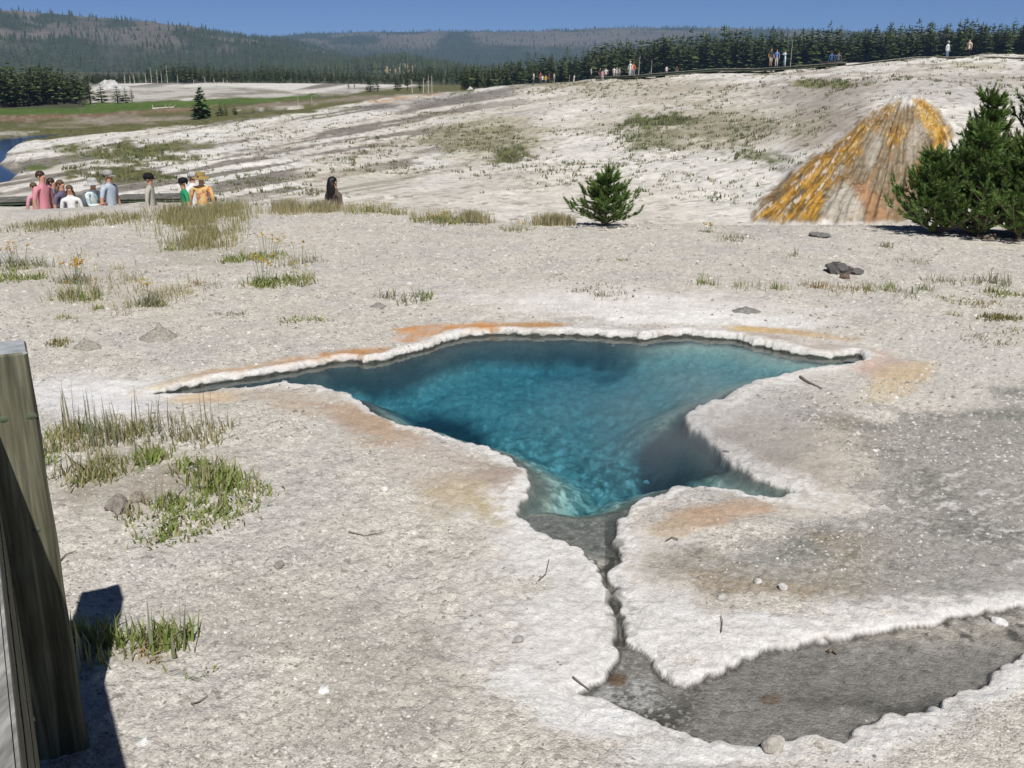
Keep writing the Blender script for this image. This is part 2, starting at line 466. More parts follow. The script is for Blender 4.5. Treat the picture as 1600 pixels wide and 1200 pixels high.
    far_wall = sstep(5.9, 6.5, y) * sstep(1.5, .6, x) * sstep(-.38, -.20, sd + (fbm(x / .5, y / .4, 85, 2) - .5) * .12)
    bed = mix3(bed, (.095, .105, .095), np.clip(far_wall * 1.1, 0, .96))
    bank_shade = bank_shade_mask(x, y)
    bed = mix3(bed, (.085, .09, .085), np.clip(bank_shade * 1.1, 0, .95))  # shade of the banks put into the bed colour
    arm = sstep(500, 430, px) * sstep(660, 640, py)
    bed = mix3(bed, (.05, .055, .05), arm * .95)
    shelf = np.empty((n, 3)); shelf[:] = (.20, .19, .172)
    shelf *= (.75 + .5 * fbm(x / .03, y / .03, 86, 3))[:, None]
    shelf = mix3(shelf, (.36, .34, .31), sstep(.72, .8, vnoise(x / .016, y / .016, 87)) * .6)
    chan = np.empty((n, 3)); chan[:] = (.36, .34, .30)
    chan *= (.5 + 1.0 * fbm(x / .035, y / .035, 88, 3))[:, None]
    chan = mix3(chan, (.05, .05, .04), sstep(.60, .68, fbm(x / .05, y / .08, 89, 3)) * .8)
    pond = np.empty((n, 3)); pond[:] = (.225, .22, .207)
    pond = mix3(pond, (.085, .083, .074), sstep(.4, .65, fbm(x / .4, y / .25, 90, 3)) * sstep(1060, 1130, py))
    pond = mix3(pond, (.30, .29, .27), sstep(1080, 1000, py + (px - 1300) * .15 + (fbm(x / .3, y / .3, 96, 3) - .5) * 60) * sstep(1200, 1500, px))
    pond *= (.72 + .56 * fbm(x / .03, y / .03, 91, 3))[:, None]
    pond = mix3(pond, (.42, .41, .39), sstep(.72, .8, vnoise(x / .012, y / .012, 92)) * (.12 + .75 * sstep(1150, 1000, px)))
    pond = mix3(pond, (.40, .40, .39), sstep(1.1, .3, np.hypot((px - 985) / 75, (py - 1085) / 34)) * sstep(.36, .56, fbm(x / .02, y / .02, 93, 3)) * .9)
    pond = mix3(pond, (.13, .075, .03), sstep(1, .4, np.hypot((px - 965) / 22, (py - 1063) / 16)) * .8 + sstep(1, .4, np.hypot((px - 1205) / 24, (py - 1093) / 12)) * .55)
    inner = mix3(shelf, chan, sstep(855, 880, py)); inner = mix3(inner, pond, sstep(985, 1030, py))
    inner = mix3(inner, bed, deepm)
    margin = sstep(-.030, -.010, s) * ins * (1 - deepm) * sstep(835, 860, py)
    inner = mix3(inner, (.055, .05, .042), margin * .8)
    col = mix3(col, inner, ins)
    grit = np.where(ins > .5, np.where(deepm > .5, .5, .8), grit)
    chwall = ((px > 945) & (py > 800) & (py < 1010) & (px < 1000)) * 1.0
    chwall = chwall * .6
    wallm = sstep(.10, .0, s) * sstep(-.12, -.04, s) * np.clip(sstep(5.6, 6.2, y) + chwall, 0, 1)  # where shade of the far undercut and right channel bank is painted
    under = sstep(.06, .0, sd) * sstep(-.14, -.05, sd)
    mask = np.stack([np.clip(grit, 0, 1), np.clip(wet, 0, 1), wallm, under], 1)
    return np.clip(col, .01, .84), mask

BANK_SHADE = [([(628,652),(665,640),(710,645),(745,662),(772,690),(760,700),(700,682),(650,668)], .25),  # outlines of the bank shade painted dark onto the pool bed
         ([(990,715),(1005,700),(1040,695),(1060,680),(1090,676),(1140,720),(1190,752),(1235,772),(1150,780),(1080,775),(1030,790),(1000,765)], .4),
         ([(500,600),(560,578),(640,570),(660,585),(640,610),(585,628),(540,618)], .2),
         ([(850,565),(930,568),(985,580),(960,586),(900,578),(850,578)], .15)]
def bank_shade_mask(x, y):
    px, py = project(x, y, np.full(x.shape, -.18))
    m = np.zeros(x.shape)
    w = (fbm(x / .18, y / .18, 95, 3) - .5) * 26
    for poly, d in BANK_SHADE:
        m = np.maximum(m, sstep(16, -18, sdist(px, py, poly) + w))
    return m

def near_height(x, y, z, s, sd, r):
    px, py = project(x, y, np.zeros(x.shape))
    close = sstep(2.2, .9, np.abs(s))
    out = z.copy()
    farside0 = sstep(5.6, 6.4, y)
    lvl = .011 + .012 * farside0
    lvl = lvl - .016 * sstep(560, 430, px) * (py > 604 + (px < 300) * 12)
    calm = np.exp(-np.clip(s, 0, 9) / .35)
    gd = sdist(px, py, GREY)
    lvl = lvl + (out - lvl) * (1 - calm)
    farside = sstep(5.6, 6.4, y)
    lvl = lvl + (.003 + .020 * farside) * np.exp(-((s - .05) / .07) ** 2) * sstep(10, 60, gd + 40)
    lvl = lvl + calm * (billow(x / .05, y / .05, 101, 3) - .45) * .013 * (1 - .75 * sstep(.035, .012, np.abs(s))) + calm * (fbm(x / .3, y / .3, 102, 3) - .5) * .012
    lvl = lvl - .010 * sstep(10, -30, gd)
    rough = sstep(.1, .5, s)
    lvl = lvl + rough * ((fbm(x / .09, y / .09, 103, 3) - .5) * .013 + (vnoise(x / .024, y / .024, 104) - .5) * .010)
    lvl = lvl + (fbm(x / .035, y / .035, 105, 2) - .5) * .006
    # inside
    d = np.clip(-sd, 0, 9)
    right_shallow = sstep(.5, 1.4, x) * sstep(5.6, 6.6, y)
    dmax = .19 - .09 * right_shallow
    deep = -(.02 * sstep(0, .05, d) + (dmax - .02) * sstep(.0, .45, d) + bank_shade_mask(x, y) * .05)
    arm = sstep(500, 430, px) * sstep(660, 640, py)
    deep = deep * (1 - arm) - arm * .14 * sstep(0, .06, d)
    deep = deep + sstep(.1, .4, d) * ((fbm(x / .2, y / .2, 111, 4) - .5) * .035 + (fbm(x / .06, y / .06, 112, 2) - .5) * .03)
    shelf = -.018 + (fbm(x / .05, y / .05, 113, 3) - .5) * .012
    chan = -.004 + (fbm(x / .05, y / .05, 114, 3) - .5) * .018
    pond = -.009 + (fbm(x / .06, y / .06, 115, 3) - .5) * .008 + 0.008 * sstep(1.1, .3, np.hypot((px - 985) / 75, (py - 1085) / 34))
    inner = shelf + (chan - shelf) * sstep(850, 885, py)
    inner = inner + (pond - inner) * sstep(975, 1015, py)
    k = sstep(.02, -.03, sd)
    inner = inner * (1 - k) + deep * k
    t = sstep(.006, -.016, s)
    return lvl * (1 - t) + inner * t

def polar_mesh(azs, rs):
    A, Rr = np.meshgrid(azs, rs)
    return (Rr * np.sin(A)).ravel(), (Rr * np.cos(A)).ravel()

az_fine = np.arange(-31.5, 31.5, .076)
az_c = np.concatenate([np.arange(31.6, 46, .22), np.linspace(47, 88, 30)])
AZ = np.radians(np.concatenate([-az_c[::-1], az_fine, az_c]))
th = np.radians(np.concatenate([[76, 70, 64, 58, 54, 50, 47], np.arange(45, 7.2, -.075)]))
RR = np.concatenate([CAM_Z / np.tan(th), np.linspace(16.8, 19.5, 16)])
gx, gy = polar_mesh(AZ, RR)
gz, gs, gsd, gr, _n, _f = height(gx, gy)
NEARM = gr < 12
z2 = gz.copy()
z2[NEARM] = near_height(gx[NEARM], gy[NEARM], gz[NEARM], gs[NEARM], gsd[NEARM], gr[NEARM])
m2 = ~NEARM
z2[m2] += (fbm(gx[m2] / .09, gy[m2] / .09, 103, 3) - .5) * .022 + (fbm(gx[m2] / .3, gy[m2] / .3, 102, 3) - .5) * .03 * sstep(13, 12, gr[m2])
bl = sstep(11.0, 12.0, gr)
gz_alt = gz + (fbm(gx / .09, gy / .09, 103, 3) - .5) * .022
gz = np.where(gr < 12, z2 * (1 - bl) + gz_alt * bl, gz_alt)
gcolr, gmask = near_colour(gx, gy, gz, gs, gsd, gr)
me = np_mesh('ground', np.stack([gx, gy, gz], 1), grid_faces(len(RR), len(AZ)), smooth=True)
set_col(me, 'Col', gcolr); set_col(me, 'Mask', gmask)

def ground_mat():
    N = Nodes('sinter_ground')
    b = N.new('ShaderNodeBsdfPrincipled')
    col = N.new('ShaderNodeAttribute', attribute_name='Col'); mk = N.new('ShaderNodeAttribute', attribute_name='Mask')
    sep = N.new('ShaderNodeSeparateColor'); N.ln(mk.outputs['Color'], sep.inputs[0])
    geo = N.new('ShaderNodeNewGeometry')
    v1 = N.new('ShaderNodeTexVoronoi'); v1.inputs['Scale'].default_value = 105; N.ln(geo.outputs['Position'], v1.inputs['Vector'])
    v2 = N.new('ShaderNodeTexVoronoi'); v2.inputs['Scale'].default_value = 38; N.ln(geo.outputs['Position'], v2.inputs['Vector'])
    nz = N.new('ShaderNodeTexNoise'); nz.inputs['Scale'].default_value = 16; nz.inputs['Detail'].default_value = 8; nz.inputs['Roughness'].default_value = .75
    N.ln(geo.outputs['Position'], nz.inputs['Vector'])
    s1 = N.new('ShaderNodeSeparateColor'); N.ln(v1.outputs['Color'], s1.inputs[0])
    s2 = N.new('ShaderNodeSeparateColor'); N.ln(v2.outputs['Color'], s2.inputs[0])
    sp1 = N.ramp(s1.outputs[0], [(0, (.55, .54, .53)), (.10, (.86, .85, .84)), (.5, (1.0, .99, .98)), (.9, (1.10, 1.10, 1.10)), (1, (1.3, 1.31, 1.32))])
    sp2 = N.ramp(s2.outputs[1], [(0, (.66, .65, .64)), (.14, (.97, .97, .97)), (.8, (1.0, 1.0, 1.0)), (1, (1.14, 1.14, 1.14))])
    both = N.mixc(1.0, sp1, sp2, 'MULTIPLY')
    nn = N.ramp(nz.outputs[0], [(.3, (.84, .83, .82)), (.7, (1.14, 1.14, 1.15))])
    both = N.mixc(1.0, both, nn, 'MULTIPLY')
    gfac = N.math('MULTIPLY', sep.outputs[0], .9)
    mul = N.mixc(gfac, N.mixc(.6, (1, 1, 1), nn), both)
    cn = N.new('ShaderNodeTexNoise'); cn.inputs['Scale'].default_value = 42; cn.inputs['Detail'].default_value = 7; cn.inputs['Roughness'].default_value = .8; cn.inputs['Distortion'].default_value = .8
    N.ln(geo.outputs['Position'], cn.inputs['Vector'])
    vc = N.new('ShaderNodeTexVoronoi', feature='DISTANCE_TO_EDGE'); vc.inputs['Scale'].default_value = 20; N.ln(geo.outputs['Position'], vc.inputs['Vector'])
    crust = N.ramp(cn.outputs[0], [(.34, (.78, .76, .73)), (.46, (.98, .975, .97)), (.66, (1.08, 1.09, 1.10))])
    crust = N.mixc(.45, crust, N.ramp(vc.outputs['Distance'], [(0, (.62, .59, .55)), (.07, (1, 1, 1))]), 'MULTIPLY')
    base = N.mixc(1.0, col.outputs['Color'], mul, 'MULTIPLY')
    cfac = N.math('MULTIPLY', N.math('SUBTRACT', 1.0, sep.outputs[0]), N.math('SUBTRACT', 1.0, sep.outputs[1]), clamp=True)
    base = N.mixc(cfac, base, N.mixc(1.0, base, crust, 'MULTIPLY'))
    # undercut shade painted dark on the wall just above the water line
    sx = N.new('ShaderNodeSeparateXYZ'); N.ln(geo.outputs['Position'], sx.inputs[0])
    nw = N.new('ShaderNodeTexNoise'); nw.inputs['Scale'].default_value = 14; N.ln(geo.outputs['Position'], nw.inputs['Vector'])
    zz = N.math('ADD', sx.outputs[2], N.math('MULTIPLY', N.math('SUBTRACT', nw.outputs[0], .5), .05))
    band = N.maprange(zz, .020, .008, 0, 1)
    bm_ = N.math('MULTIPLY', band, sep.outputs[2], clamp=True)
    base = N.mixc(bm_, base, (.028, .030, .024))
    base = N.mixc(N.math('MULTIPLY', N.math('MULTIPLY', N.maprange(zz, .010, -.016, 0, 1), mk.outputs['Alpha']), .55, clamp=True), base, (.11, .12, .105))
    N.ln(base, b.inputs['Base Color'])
    N.ln(N.maprange(sep.outputs[1], 0, 1, .92, .55), b.inputs['Roughness'])
    b.inputs['Specular IOR Level'].default_value = .18
    hsum = N.math('ADD', N.math('MULTIPLY', v1.outputs['Distance'], -.55), N.math('ADD', N.math('MULTIPLY', v2.outputs['Distance'], -.5), N.math('MULTIPLY', nz.outputs[0], .9)))
    hsum = N.math('ADD', hsum, N.math('MULTIPLY', N.math('MULTIPLY', cn.outputs[0], 2.6), cfac))
    bp = N.new('ShaderNodeBump'); bp.inputs['Distance'].default_value = .008
    N.ln(N.math('ADD', N.math('MULTIPLY', gfac, .55), .45), bp.inputs['Strength'])
    N.ln(hsum, bp.inputs['Height']); N.ln(bp.outputs[0], b.inputs['Normal'])
    N.ln(b.outputs[0], N.out.inputs[0])
    return N.m
M_GROUND = ground_mat()
tag(link('ground', me, M_GROUND), 'pale sinter gravel flat with white crusts, tan stains and a hollow basin for the spring', None, None, 'structure')
GZ = gz.reshape(len(RR), len(AZ))

# ------------------------------------------------------------------ the land beyond the lip: river valley, sinter slope, meadow
def polar_lookup(x, y, AZv, RRv, Zv):
    r = np.hypot(x, y); a = np.arctan2(x, y)
    i = np.clip(np.searchsorted(RRv, r) - 1, 0, len(RRv) - 2); j = np.clip(np.searchsorted(AZv, a) - 1, 0, len(AZv) - 2)
    u = np.clip((r - RRv[i]) / (RRv[i + 1] - RRv[i]), 0, 1); v = np.clip((a - AZv[j]) / (AZv[j + 1] - AZv[j]), 0, 1)
    return (Zv[i, j] * (1 - u) + Zv[i + 1, j] * u) * (1 - v) + (Zv[i, j + 1] * (1 - u) + Zv[i + 1, j + 1] * u) * v

AZ2 = np.radians(np.concatenate([np.linspace(-88, -31.8, 50), np.arange(-31.5, 11.5, .11), np.arange(11.5, 26.5, .06), np.arange(26.5, 31.5, .11), np.linspace(31.8, 88, 50)]))
RR2 = np.concatenate([np.linspace(19.2, 40, 18), np.linspace(40.4, 43.4, 10), np.linspace(43.6, 63, 105), np.linspace(63.4, 125, 112), np.linspace(126.5, 360, 74), np.geomspace(366, 4400, 34)])
tx, ty = polar_mesh(AZ2, RR2)
tz, _, _, tr, _, tfar = height(tx, ty)
for P in RIVER_W:
    dd = sdist(tx, ty, P)
    wob = (fbm(tx / 4, ty / 4, 131, 3) - .5) * 3
    k = sstep(.8, -1.2, dd + wob * .25)
    tz = np.where(k > 0, tz * (1 - k) + np.minimum(tz, RIVER_Z - .5) * k, tz)
    lift = sstep(6, 2, np.abs(dd - 3.5)) * (dd > 1.5)
    tz = np.where((dd > 1.5) & (dd < 6), np.maximum(tz, RIVER_Z + .12), tz)
tz = np.where((tr > 50) & (tr < 400), np.where(np.min([sdist(tx, ty, P) for P in RIVER_W], 0) > 2.5, np.maximum(tz, RIVER_Z + .1), tz), tz)

MEADOW = [
 ([(-900,150),(0,158),(150,158),(300,156),(420,150),(540,142),(640,136),(730,128),(740,141),(620,150),(560,160),(480,176),(330,192),(200,206),(100,222),(20,236),(-300,250),(-900,260)], (.125,.125,.050), 6),
 ([(-900,160),(0,161),(150,160),(300,157),(420,151),(540,143),(560,146),(420,158),(280,168),(160,177),(0,182),(-900,186)], (.085,.135,.028), 4),
 ([(-900,186),(0,181),(160,177),(250,171),(330,167),(330,172),(200,180),(60,189),(-900,196)], (.21,.145,.085), 5),
 ([(30,196),(110,188),(180,182),(290,180),(310,184),(240,192),(120,197)], (.26,.225,.17), 9),
 ([(-900,210),(0,203),(60,207),(0,212),(-900,220)], (.42,.39,.33), 8),
 ([(360,168),(480,157),(560,150),(640,147),(590,156),(500,162),(400,170)], (.235,.195,.14), 3),
 ([(370,172),(480,163),(520,162),(470,167)], (.5,.46,.4), 3),
]
MOUND_A = [(140,162),(150,148),(190,138),(240,134),(340,134),(430,141),(480,147),(440,152),(330,153),(250,156)]
MOUND_B = [(490,148),(510,140),(560,137),(600,135),(610,139),(570,143),(540,150)]
def terrain_colour(x, y, z, r):
    px, py = project(x, y, z)
    n = len(x)
    col = np.empty((n, 3)); col[:] = (.585, .548, .485)
    nb = fbm(x / 5, y / 5, 201, 5); nf = fbm(x / .9, y / .9, 202, 4); nm = fbm(x / 14, y / 14, 203, 4)
    col = mix3(col, (.46, .425, .365), sstep(.48, .70, nb) * .6)
    col = mix3(col, (.66, .635, .59), sstep(.52, .40, nm) * .6)
    col *= (.82 + .36 * nf)[:, None]
    # runnels of grey and brown running across the lower left slope
    ang = math.atan2(-110, 670)
    u = px * math.cos(ang) + py * math.sin(ang); v = -px * math.sin(ang) + py * math.cos(ang)
    stre = fbm(u / 170 + 3, v / 6.5, 211, 4)
    band = sstep(900, 640, px + (py - 200) * 1.2) * sstep(330, 290, py) * (r > 40)
    col = mix3(col, (.20, .18, .155), sstep(.50, .60, stre) * band * .95)
    col = mix3(col, (.66, .64, .60), sstep(.46, .36, stre) * band * .8)
    band2 = sstep(700, 980, px) * (r > 70) * sstep(175, 130, py)
    stre2 = fbm(px / 90 + 9, (py + px * .07) / 4.5, 212, 4)
    col = mix3(col, (.27, .235, .185), sstep(.52, .68, stre2) * band2 * .7)
    col = mix3(col, (.20, .185, .17), sstep(10, -6, sdist(px, py, [(560,167),(700,150),(770,143),(800,141),(760,150),(680,163),(600,172)]) + (fbm(px / 30, py / 4, 213, 3) - .5) * 20) * (r > 60) * .8)
    col = mix3(col, (.46, .27, .13), sstep(4, -3, sdist(px, py, [(570,160),(640,150),(690,145),(640,153),(600,160)]) + (fbm(px / 20, py / 3, 214, 3) - .5) * 10) * (r > 60) * .7)
    # grey brown bare rock
    for (bx, by, rx, ry, c, st) in [(1290,150,120,34,(.34,.30,.26),.8),(1270,215,50,50,(.33,.28,.22),.8),(1310,190,70,24,(.30,.26,.22),.8),(1500,140,140,30,(.47,.44,.41),.8),(1225,255,30,20,(.40,.38,.35),.7),(760,215,110,40,(.38,.34,.25),.8),(1050,200,120,40,(.40,.36,.28),.7),(1170,195,130,40,(.40,.36,.28),.7),(1000,140,160,24,(.42,.37,.29),.7),(560,280,120,30,(.44,.40,.32),.6),(620,230,60,16,(.40,.36,.3),.5)]:
        q = np.hypot((px - bx) / rx, (py - by) / ry) + (fbm(x / 3, y / 3, 221, 4) - .5) * 1.2
        col = mix3(col, np.array(c), sstep(1.2, .5, q) * st * (r > 42))
    # green patches on the slope
    for (bx, by, rx, ry, c, st) in [(205,240,110,18,(.135,.14,.05),1.1),(190,272,80,14,(.12,.115,.045),1.0),(60,262,22,7,(.11,.14,.045),1),(270,228,70,8,(.15,.15,.06),.8),(745,220,75,26,(.21,.20,.115),.75),(800,243,34,16,(.13,.13,.055),1.0),(1022,190,58,11,(.10,.13,.035),1.0),(1020,215,60,22,(.19,.19,.10),.7),(1130,200,100,20,(.22,.21,.13),.6),(1185,245,50,13,(.16,.17,.075),.8),(1280,131,46,7,(.17,.17,.075),1.0),(520,170,40,3,(.2,.18,.1),.5),(860,130,80,6,(.26,.23,.15),.7),(1530,103,60,6,(.40,.37,.27),.7)]:
        q = np.hypot((px - bx) / rx, (py - by) / ry) + (fbm(px / 22, py / 6, 222, 4) - .5) * 1.7
        col = mix3(col, np.array(c) * (.7 + .6 * fbm(x / .8, y / .8, 223, 3))[:, None], sstep(1.15, .55, q) * min(1, st) * (r > 40))
    # the orange runoff
    fan = orange_mask(px, py) * (r > 40) * (r < 75)
    if (fan > .01).any():
        m = fan > .01
        col[m] = mix3(col[m], orange_colour(px[m], py[m]), fan[m])
    # meadow and river flats
    hidden = (r > 88)
    for poly, c, soft in MEADOW:
        q = sdist(px, py, poly) + (fbm(px / 40, py / 5, 231, 4) - .5) * soft * 1.6
        k = sstep(soft * .35, -soft * .35, q) * hidden
        var = (.72 + .56 * fbm(x / 6, y / 6, 232, 4))[:, None]
        spk = sstep(.60, .72, fbm(px / 7, py / 2.5, 233, 3))
        cc = mix3(np.array(c) * var, (.38, .35, .29), spk * (.35 if c[0] > .2 else .08))
        col = mix3(col, cc, k)
    for poly in (MOUND_A, MOUND_B):
        q = sdist(px, py, poly) + (fbm(px / 30, py / 5, 241, 3) - .5) * 6
        st2 = fbm(px / 60, py / 3.0, 242, 4)
        cc = mix3(np.broadcast_to(np.array((.50, .475, .425)), (n, 3)), (.24, .22, .17), sstep(.46, .60, st2) * .85)
        col = mix3(col, cc, sstep(2, -2, q) * (r > 150))
    # forest floor far behind
    ff = (r > 330) | ((r > 200) & (px > 730) & (py < 150)) | ((r > 165) & (px < 135))
    col = mix3(col, np.array((.075, .075, .045)) * (.7 + .6 * nb)[:, None], np.where(ff, .95, 0))
    # valley floor hidden behind the lip
    hid = sstep(24, 30, r) * sstep(44, 40, r)
    col = mix3(col, (.33, .30, .24), hid * .5)
    return np.clip(col, .01, .82)

ORANGE_ALL = [(1176,346),(1190,312),(1222,282),(1262,252),(1300,225),(1330,200),(1352,182),(1385,163),(1400,152),(1440,152),(1462,170),(1480,190),(1488,214),(1470,250),(1450,285),(1440,346)]
OR_LEFT = [(1176,346),(1200,305),(1240,272),(1290,235),(1330,207),(1352,192),(1350,215),(1342,240),(1318,275),(1290,300),(1278,346)]
OR_RIGHT = [(1428,156),(1452,158),(1474,186),(1488,215),(1468,240),(1452,268),(1438,290),(1420,296),(1428,270),(1450,236),(1460,214),(1448,196),(1432,176)]
OR_SMALL = [(1384,194),(1405,190),(1414,205),(1408,222),(1390,232),(1382,214)]
OR_TOP = [(1345,196),(1385,166),(1408,160),(1398,176),(1372,200),(1352,212)]
OR_WHITE = [(1282,346),(1290,312),(1312,290),(1336,290),(1352,320),(1354,346)]
OR_TAN = [(1354,346),(1345,310),(1330,280),(1350,285),(1375,310),(1392,346)]
OR_WHITE2 = [(1366,205),(1378,214),(1372,250),(1358,262),(1354,235)]
OR_WHITE3 = [(1425,196),(1440,190),(1446,206),(1430,240),(1412,262),(1420,225)]
OR_CAP = [(1385,160),(1400,148),(1440,148),(1458,158),(1430,166),(1400,170)]
def orange_mask(px, py):
    return sstep(5, -4, sdist(px, py, ORANGE_ALL) + (fbm(px / 12, py / 12, 251, 3) - .5) * 12)
def orange_colour(px, py):
    ax, ay = 1425.0, 110.0
    th_ = np.arctan2(px - ax, py - ay); rr = np.hypot(px - ax, py - ay)
    st = fbm(th_ * 34, rr / 46, 261, 4); fi = fbm(th_ * 110, rr / 17, 262, 3); lump = fbm(px / 8, py / 10, 263, 3)
    n = len(px)
    col = np.empty((n, 3)); col[:] = (.21, .165, .105)
    col = mix3(col, (.27, .18, .095), sstep(.45, .65, st)); col = mix3(col, (.40, .36, .29), sstep(.56, .70, fi) * .6)
    w = (fbm(px / 14, py / 14, 264, 3) - .5) * 16 + (fbm(th_ * 60, rr / 30, 266, 3) - .5) * 14
    def put(poly, c, soft=4, st_=1.0):
        nonlocal col
        col = mix3(col, c, sstep(soft, -soft, sdist(px, py, poly) + w) * st_)
    white = np.array((.43, .385, .32)) * (.66 + .68 * st)[:, None]
    put(OR_WHITE, white, 9); put(OR_WHITE2, white, 7, .75); put(OR_WHITE3, white, 7, .7); put(OR_CAP, np.array((.62, .61, .58)) * (.6 + .8 * lump)[:, None], 5, .85)
    put(OR_TAN, np.array((.36, .21, .11)) * (.7 + .6 * st)[:, None], 9)
    s3 = fbm(th_ * 52, rr / 38, 267, 4); s4 = fbm(th_ * 95, rr / 22, 265, 3)
    og = mix3(np.broadcast_to(np.array((.30, .150, .024)), (n, 3)), (.44, .235, .036), sstep(.50, .62, s3))
    og = mix3(og, (.20, .115, .040), sstep(.47, .58, st) * .92); og = mix3(og, (.105, .085, .055), sstep(.52, .62, fi) * .85)
    og = mix3(og, (.26, .20, .13), sstep(.54, .64, fbm(th_ * 26, rr / 60, 269, 4)) * .7); og = mix3(og, (.56, .53, .47), sstep(.64, .71, fbm(th_ * 90, rr / 16, 270, 3)) * .75); og = mix3(og, (.52, .31, .06), sstep(.56, .68, fbm(th_ * 70, rr / 22, 271, 3)) * .6)
    put(OR_LEFT, og, 7); put(OR_SMALL, og, 5, .9); put(OR_TOP, og, 5, .9)
    og2 = mix3(np.broadcast_to(np.array((.44, .235, .035)), (n, 3)), (.56, .36, .10), sstep(.45, .6, lump)); og2 = mix3(og2, (.22, .13, .05), sstep(.55, .66, fi) * .8); og2 = mix3(og2, (.62, .58, .5), sstep(.63, .7, s4) * .7)
    put(OR_RIGHT, og2, 5)
    return col

# raise the orange terraces a little so that they stand out of the slope
_px, _py = project(tx, ty, tz)
_m = (tr > 40) & (tr < 75)
om = orange_mask(_px, _py) * _m
_th = np.arctan2(_px - 1425, _py - 110)
tz = tz + om * (.10 + .45 * (fbm(_th * 34, np.hypot(_px - 1425, _py - 110) / 46, 261, 4) - .5) + .25 * (fbm(tx / .8, ty / .8, 268, 3) - .5))
tcol = terrain_colour(tx, ty, tz, tr)
me = np_mesh('terrain', np.stack([tx, ty, tz], 1), grid_faces(len(RR2), len(AZ2)), smooth=True)
set_col(me, 'Col', tcol)
def terrain_mat():
    N = Nodes('sinter_slope')
    b = N.new('ShaderNodeBsdfPrincipled'); b.inputs['Roughness'].default_value = .9; b.inputs['Specular IOR Level'].default_value = .15
    col = N.new('ShaderNodeAttribute', attribute_name='Col'); geo = N.new('ShaderNodeNewGeometry')
    nz = N.new('ShaderNodeTexNoise'); nz.inputs['Scale'].default_value = 2.2; nz.inputs['Detail'].default_value = 9; nz.inputs['Roughness'].default_value = .75
    N.ln(geo.outputs['Position'], nz.inputs['Vector'])
    v = N.new('ShaderNodeTexVoronoi'); v.inputs['Scale'].default_value = 3.1; N.ln(geo.outputs['Position'], v.inputs['Vector'])
    sv = N.new('ShaderNodeSeparateColor'); N.ln(v.outputs['Color'], sv.inputs[0])
    a = N.ramp(nz.outputs[0], [(.3, (.70, .69, .68)), (.5, (1, 1, 1)), (.7, (1.2, 1.2, 1.2))])
    c = N.ramp(sv.outputs[0], [(0, (.62, .61, .58)), (.18, (.95, .95, .95)), (1, (1.08, 1.08, 1.08))])
    mul = N.mixc(1.0, a, c, 'MULTIPLY')
    N.ln(N.mixc(1.0, col.outputs['Color'], mul, 'MULTIPLY'), b.inputs['Base Color'])
    bp = N.new('ShaderNodeBump'); bp.inputs['Strength'].default_value = .6; bp.inputs['Distance'].default_value = .12
    N.ln(nz.outputs[0], bp.inputs['Height']); N.ln(bp.outputs[0], b.inputs['Normal'])
    N.ln(b.outputs[0], N.out.inputs[0])
    return N.m
tag(link('terrain', me, terrain_mat()), 'white and tan sinter slope across the valley, orange runoff, green meadow behind', None, None, 'structure')
TZ = tz.reshape(len(RR2), len(AZ2))

def hz(x, y):
    x = np.asarray(x, float); y = np.asarray(y, float)
    r = np.hypot(x, y)
    return np.where(r < 19.3, polar_lookup(x, y, AZ, RR, GZ), polar_lookup(x, y, AZ2, RR2, TZ))
def hit(px, py, D0=1.2, D1=2500):
    """Where a photograph pixel's line of sight meets the land, no nearer than D0."""
    D = np.geomspace(D0, D1, 6000)
    d = ray(px, py); h = math.hypot(d[0], d[1])
    x = d[0] / h * D; y = d[1] / h * D; z = CAM_Z + d[2] / h * D
    g = hz(x, y)
    k = np.nonzero(z <= g)[0]
    k = k[0] if len(k) else len(D) - 1
    return Vector((x[k], y[k], float(g[k])))

def near_hit(px, py):
    """A photograph pixel on the flat this side of the lip."""
    p = on_plane(px, py, .05); D = math.hypot(p[0], p[1])
    lim = np.interp(px, sorted(LIP), [math.hypot(*on_plane(k, LIP[k], Z0 + .03)[:2]) for k in sorted(LIP)]) * .975
    k = min(1.0, lim / D)
    return Vector((p[0] * k, p[1] * k, float(hz(p[0] * k, p[1] * k))))

# ------------------------------------------------------------------ water
def water_mat(name, absorb, density, bump, rough=.02, tint=(1, 1, 1), scale=9.0):
    N = Nodes(name)
    geo = N.new('ShaderNodeNewGeometry')
    nz = N.new('ShaderNodeTexNoise'); nz.inputs['Scale'].default_value = scale; nz.inputs['Detail'].default_value = 4; N.ln(geo.outputs['Position'], nz.inputs['Vector'])
    bp = N.new('ShaderNodeBump'); bp.inputs['Strength'].default_value = bump; bp.inputs['Distance'].default_value = .02; N.ln(nz.outputs[0], bp.inputs['Height'])
    fr = N.new('ShaderNodeFresnel'); fr.inputs['IOR'].default_value = 1.33; N.ln(bp.outputs[0], fr.inputs['Normal'])
    tr = N.new('ShaderNodeBsdfTransparent'); tr.inputs['Color'].default_value = tint + (1,)
    gl = N.new('ShaderNodeBsdfGlossy'); gl.inputs['Roughness'].default_value = rough; N.ln(bp.outputs[0], gl.inputs['Normal'])
    mx = N.new('ShaderNodeMixShader'); N.ln(fr.outputs[0], mx.inputs[0]); N.ln(tr.outputs[0], mx.inputs[1]); N.ln(gl.outputs[0], mx.inputs[2])
    N.ln(mx.outputs[0], N.out.inputs['Surface'])
    if density:
        va = N.new('ShaderNodeVolumeAbsorption'); va.inputs['Color'].default_value = absorb + (1,); va.inputs['Density'].default_value = density
        N.ln(va.outputs[0], N.out.inputs['Volume'])
    return N.m
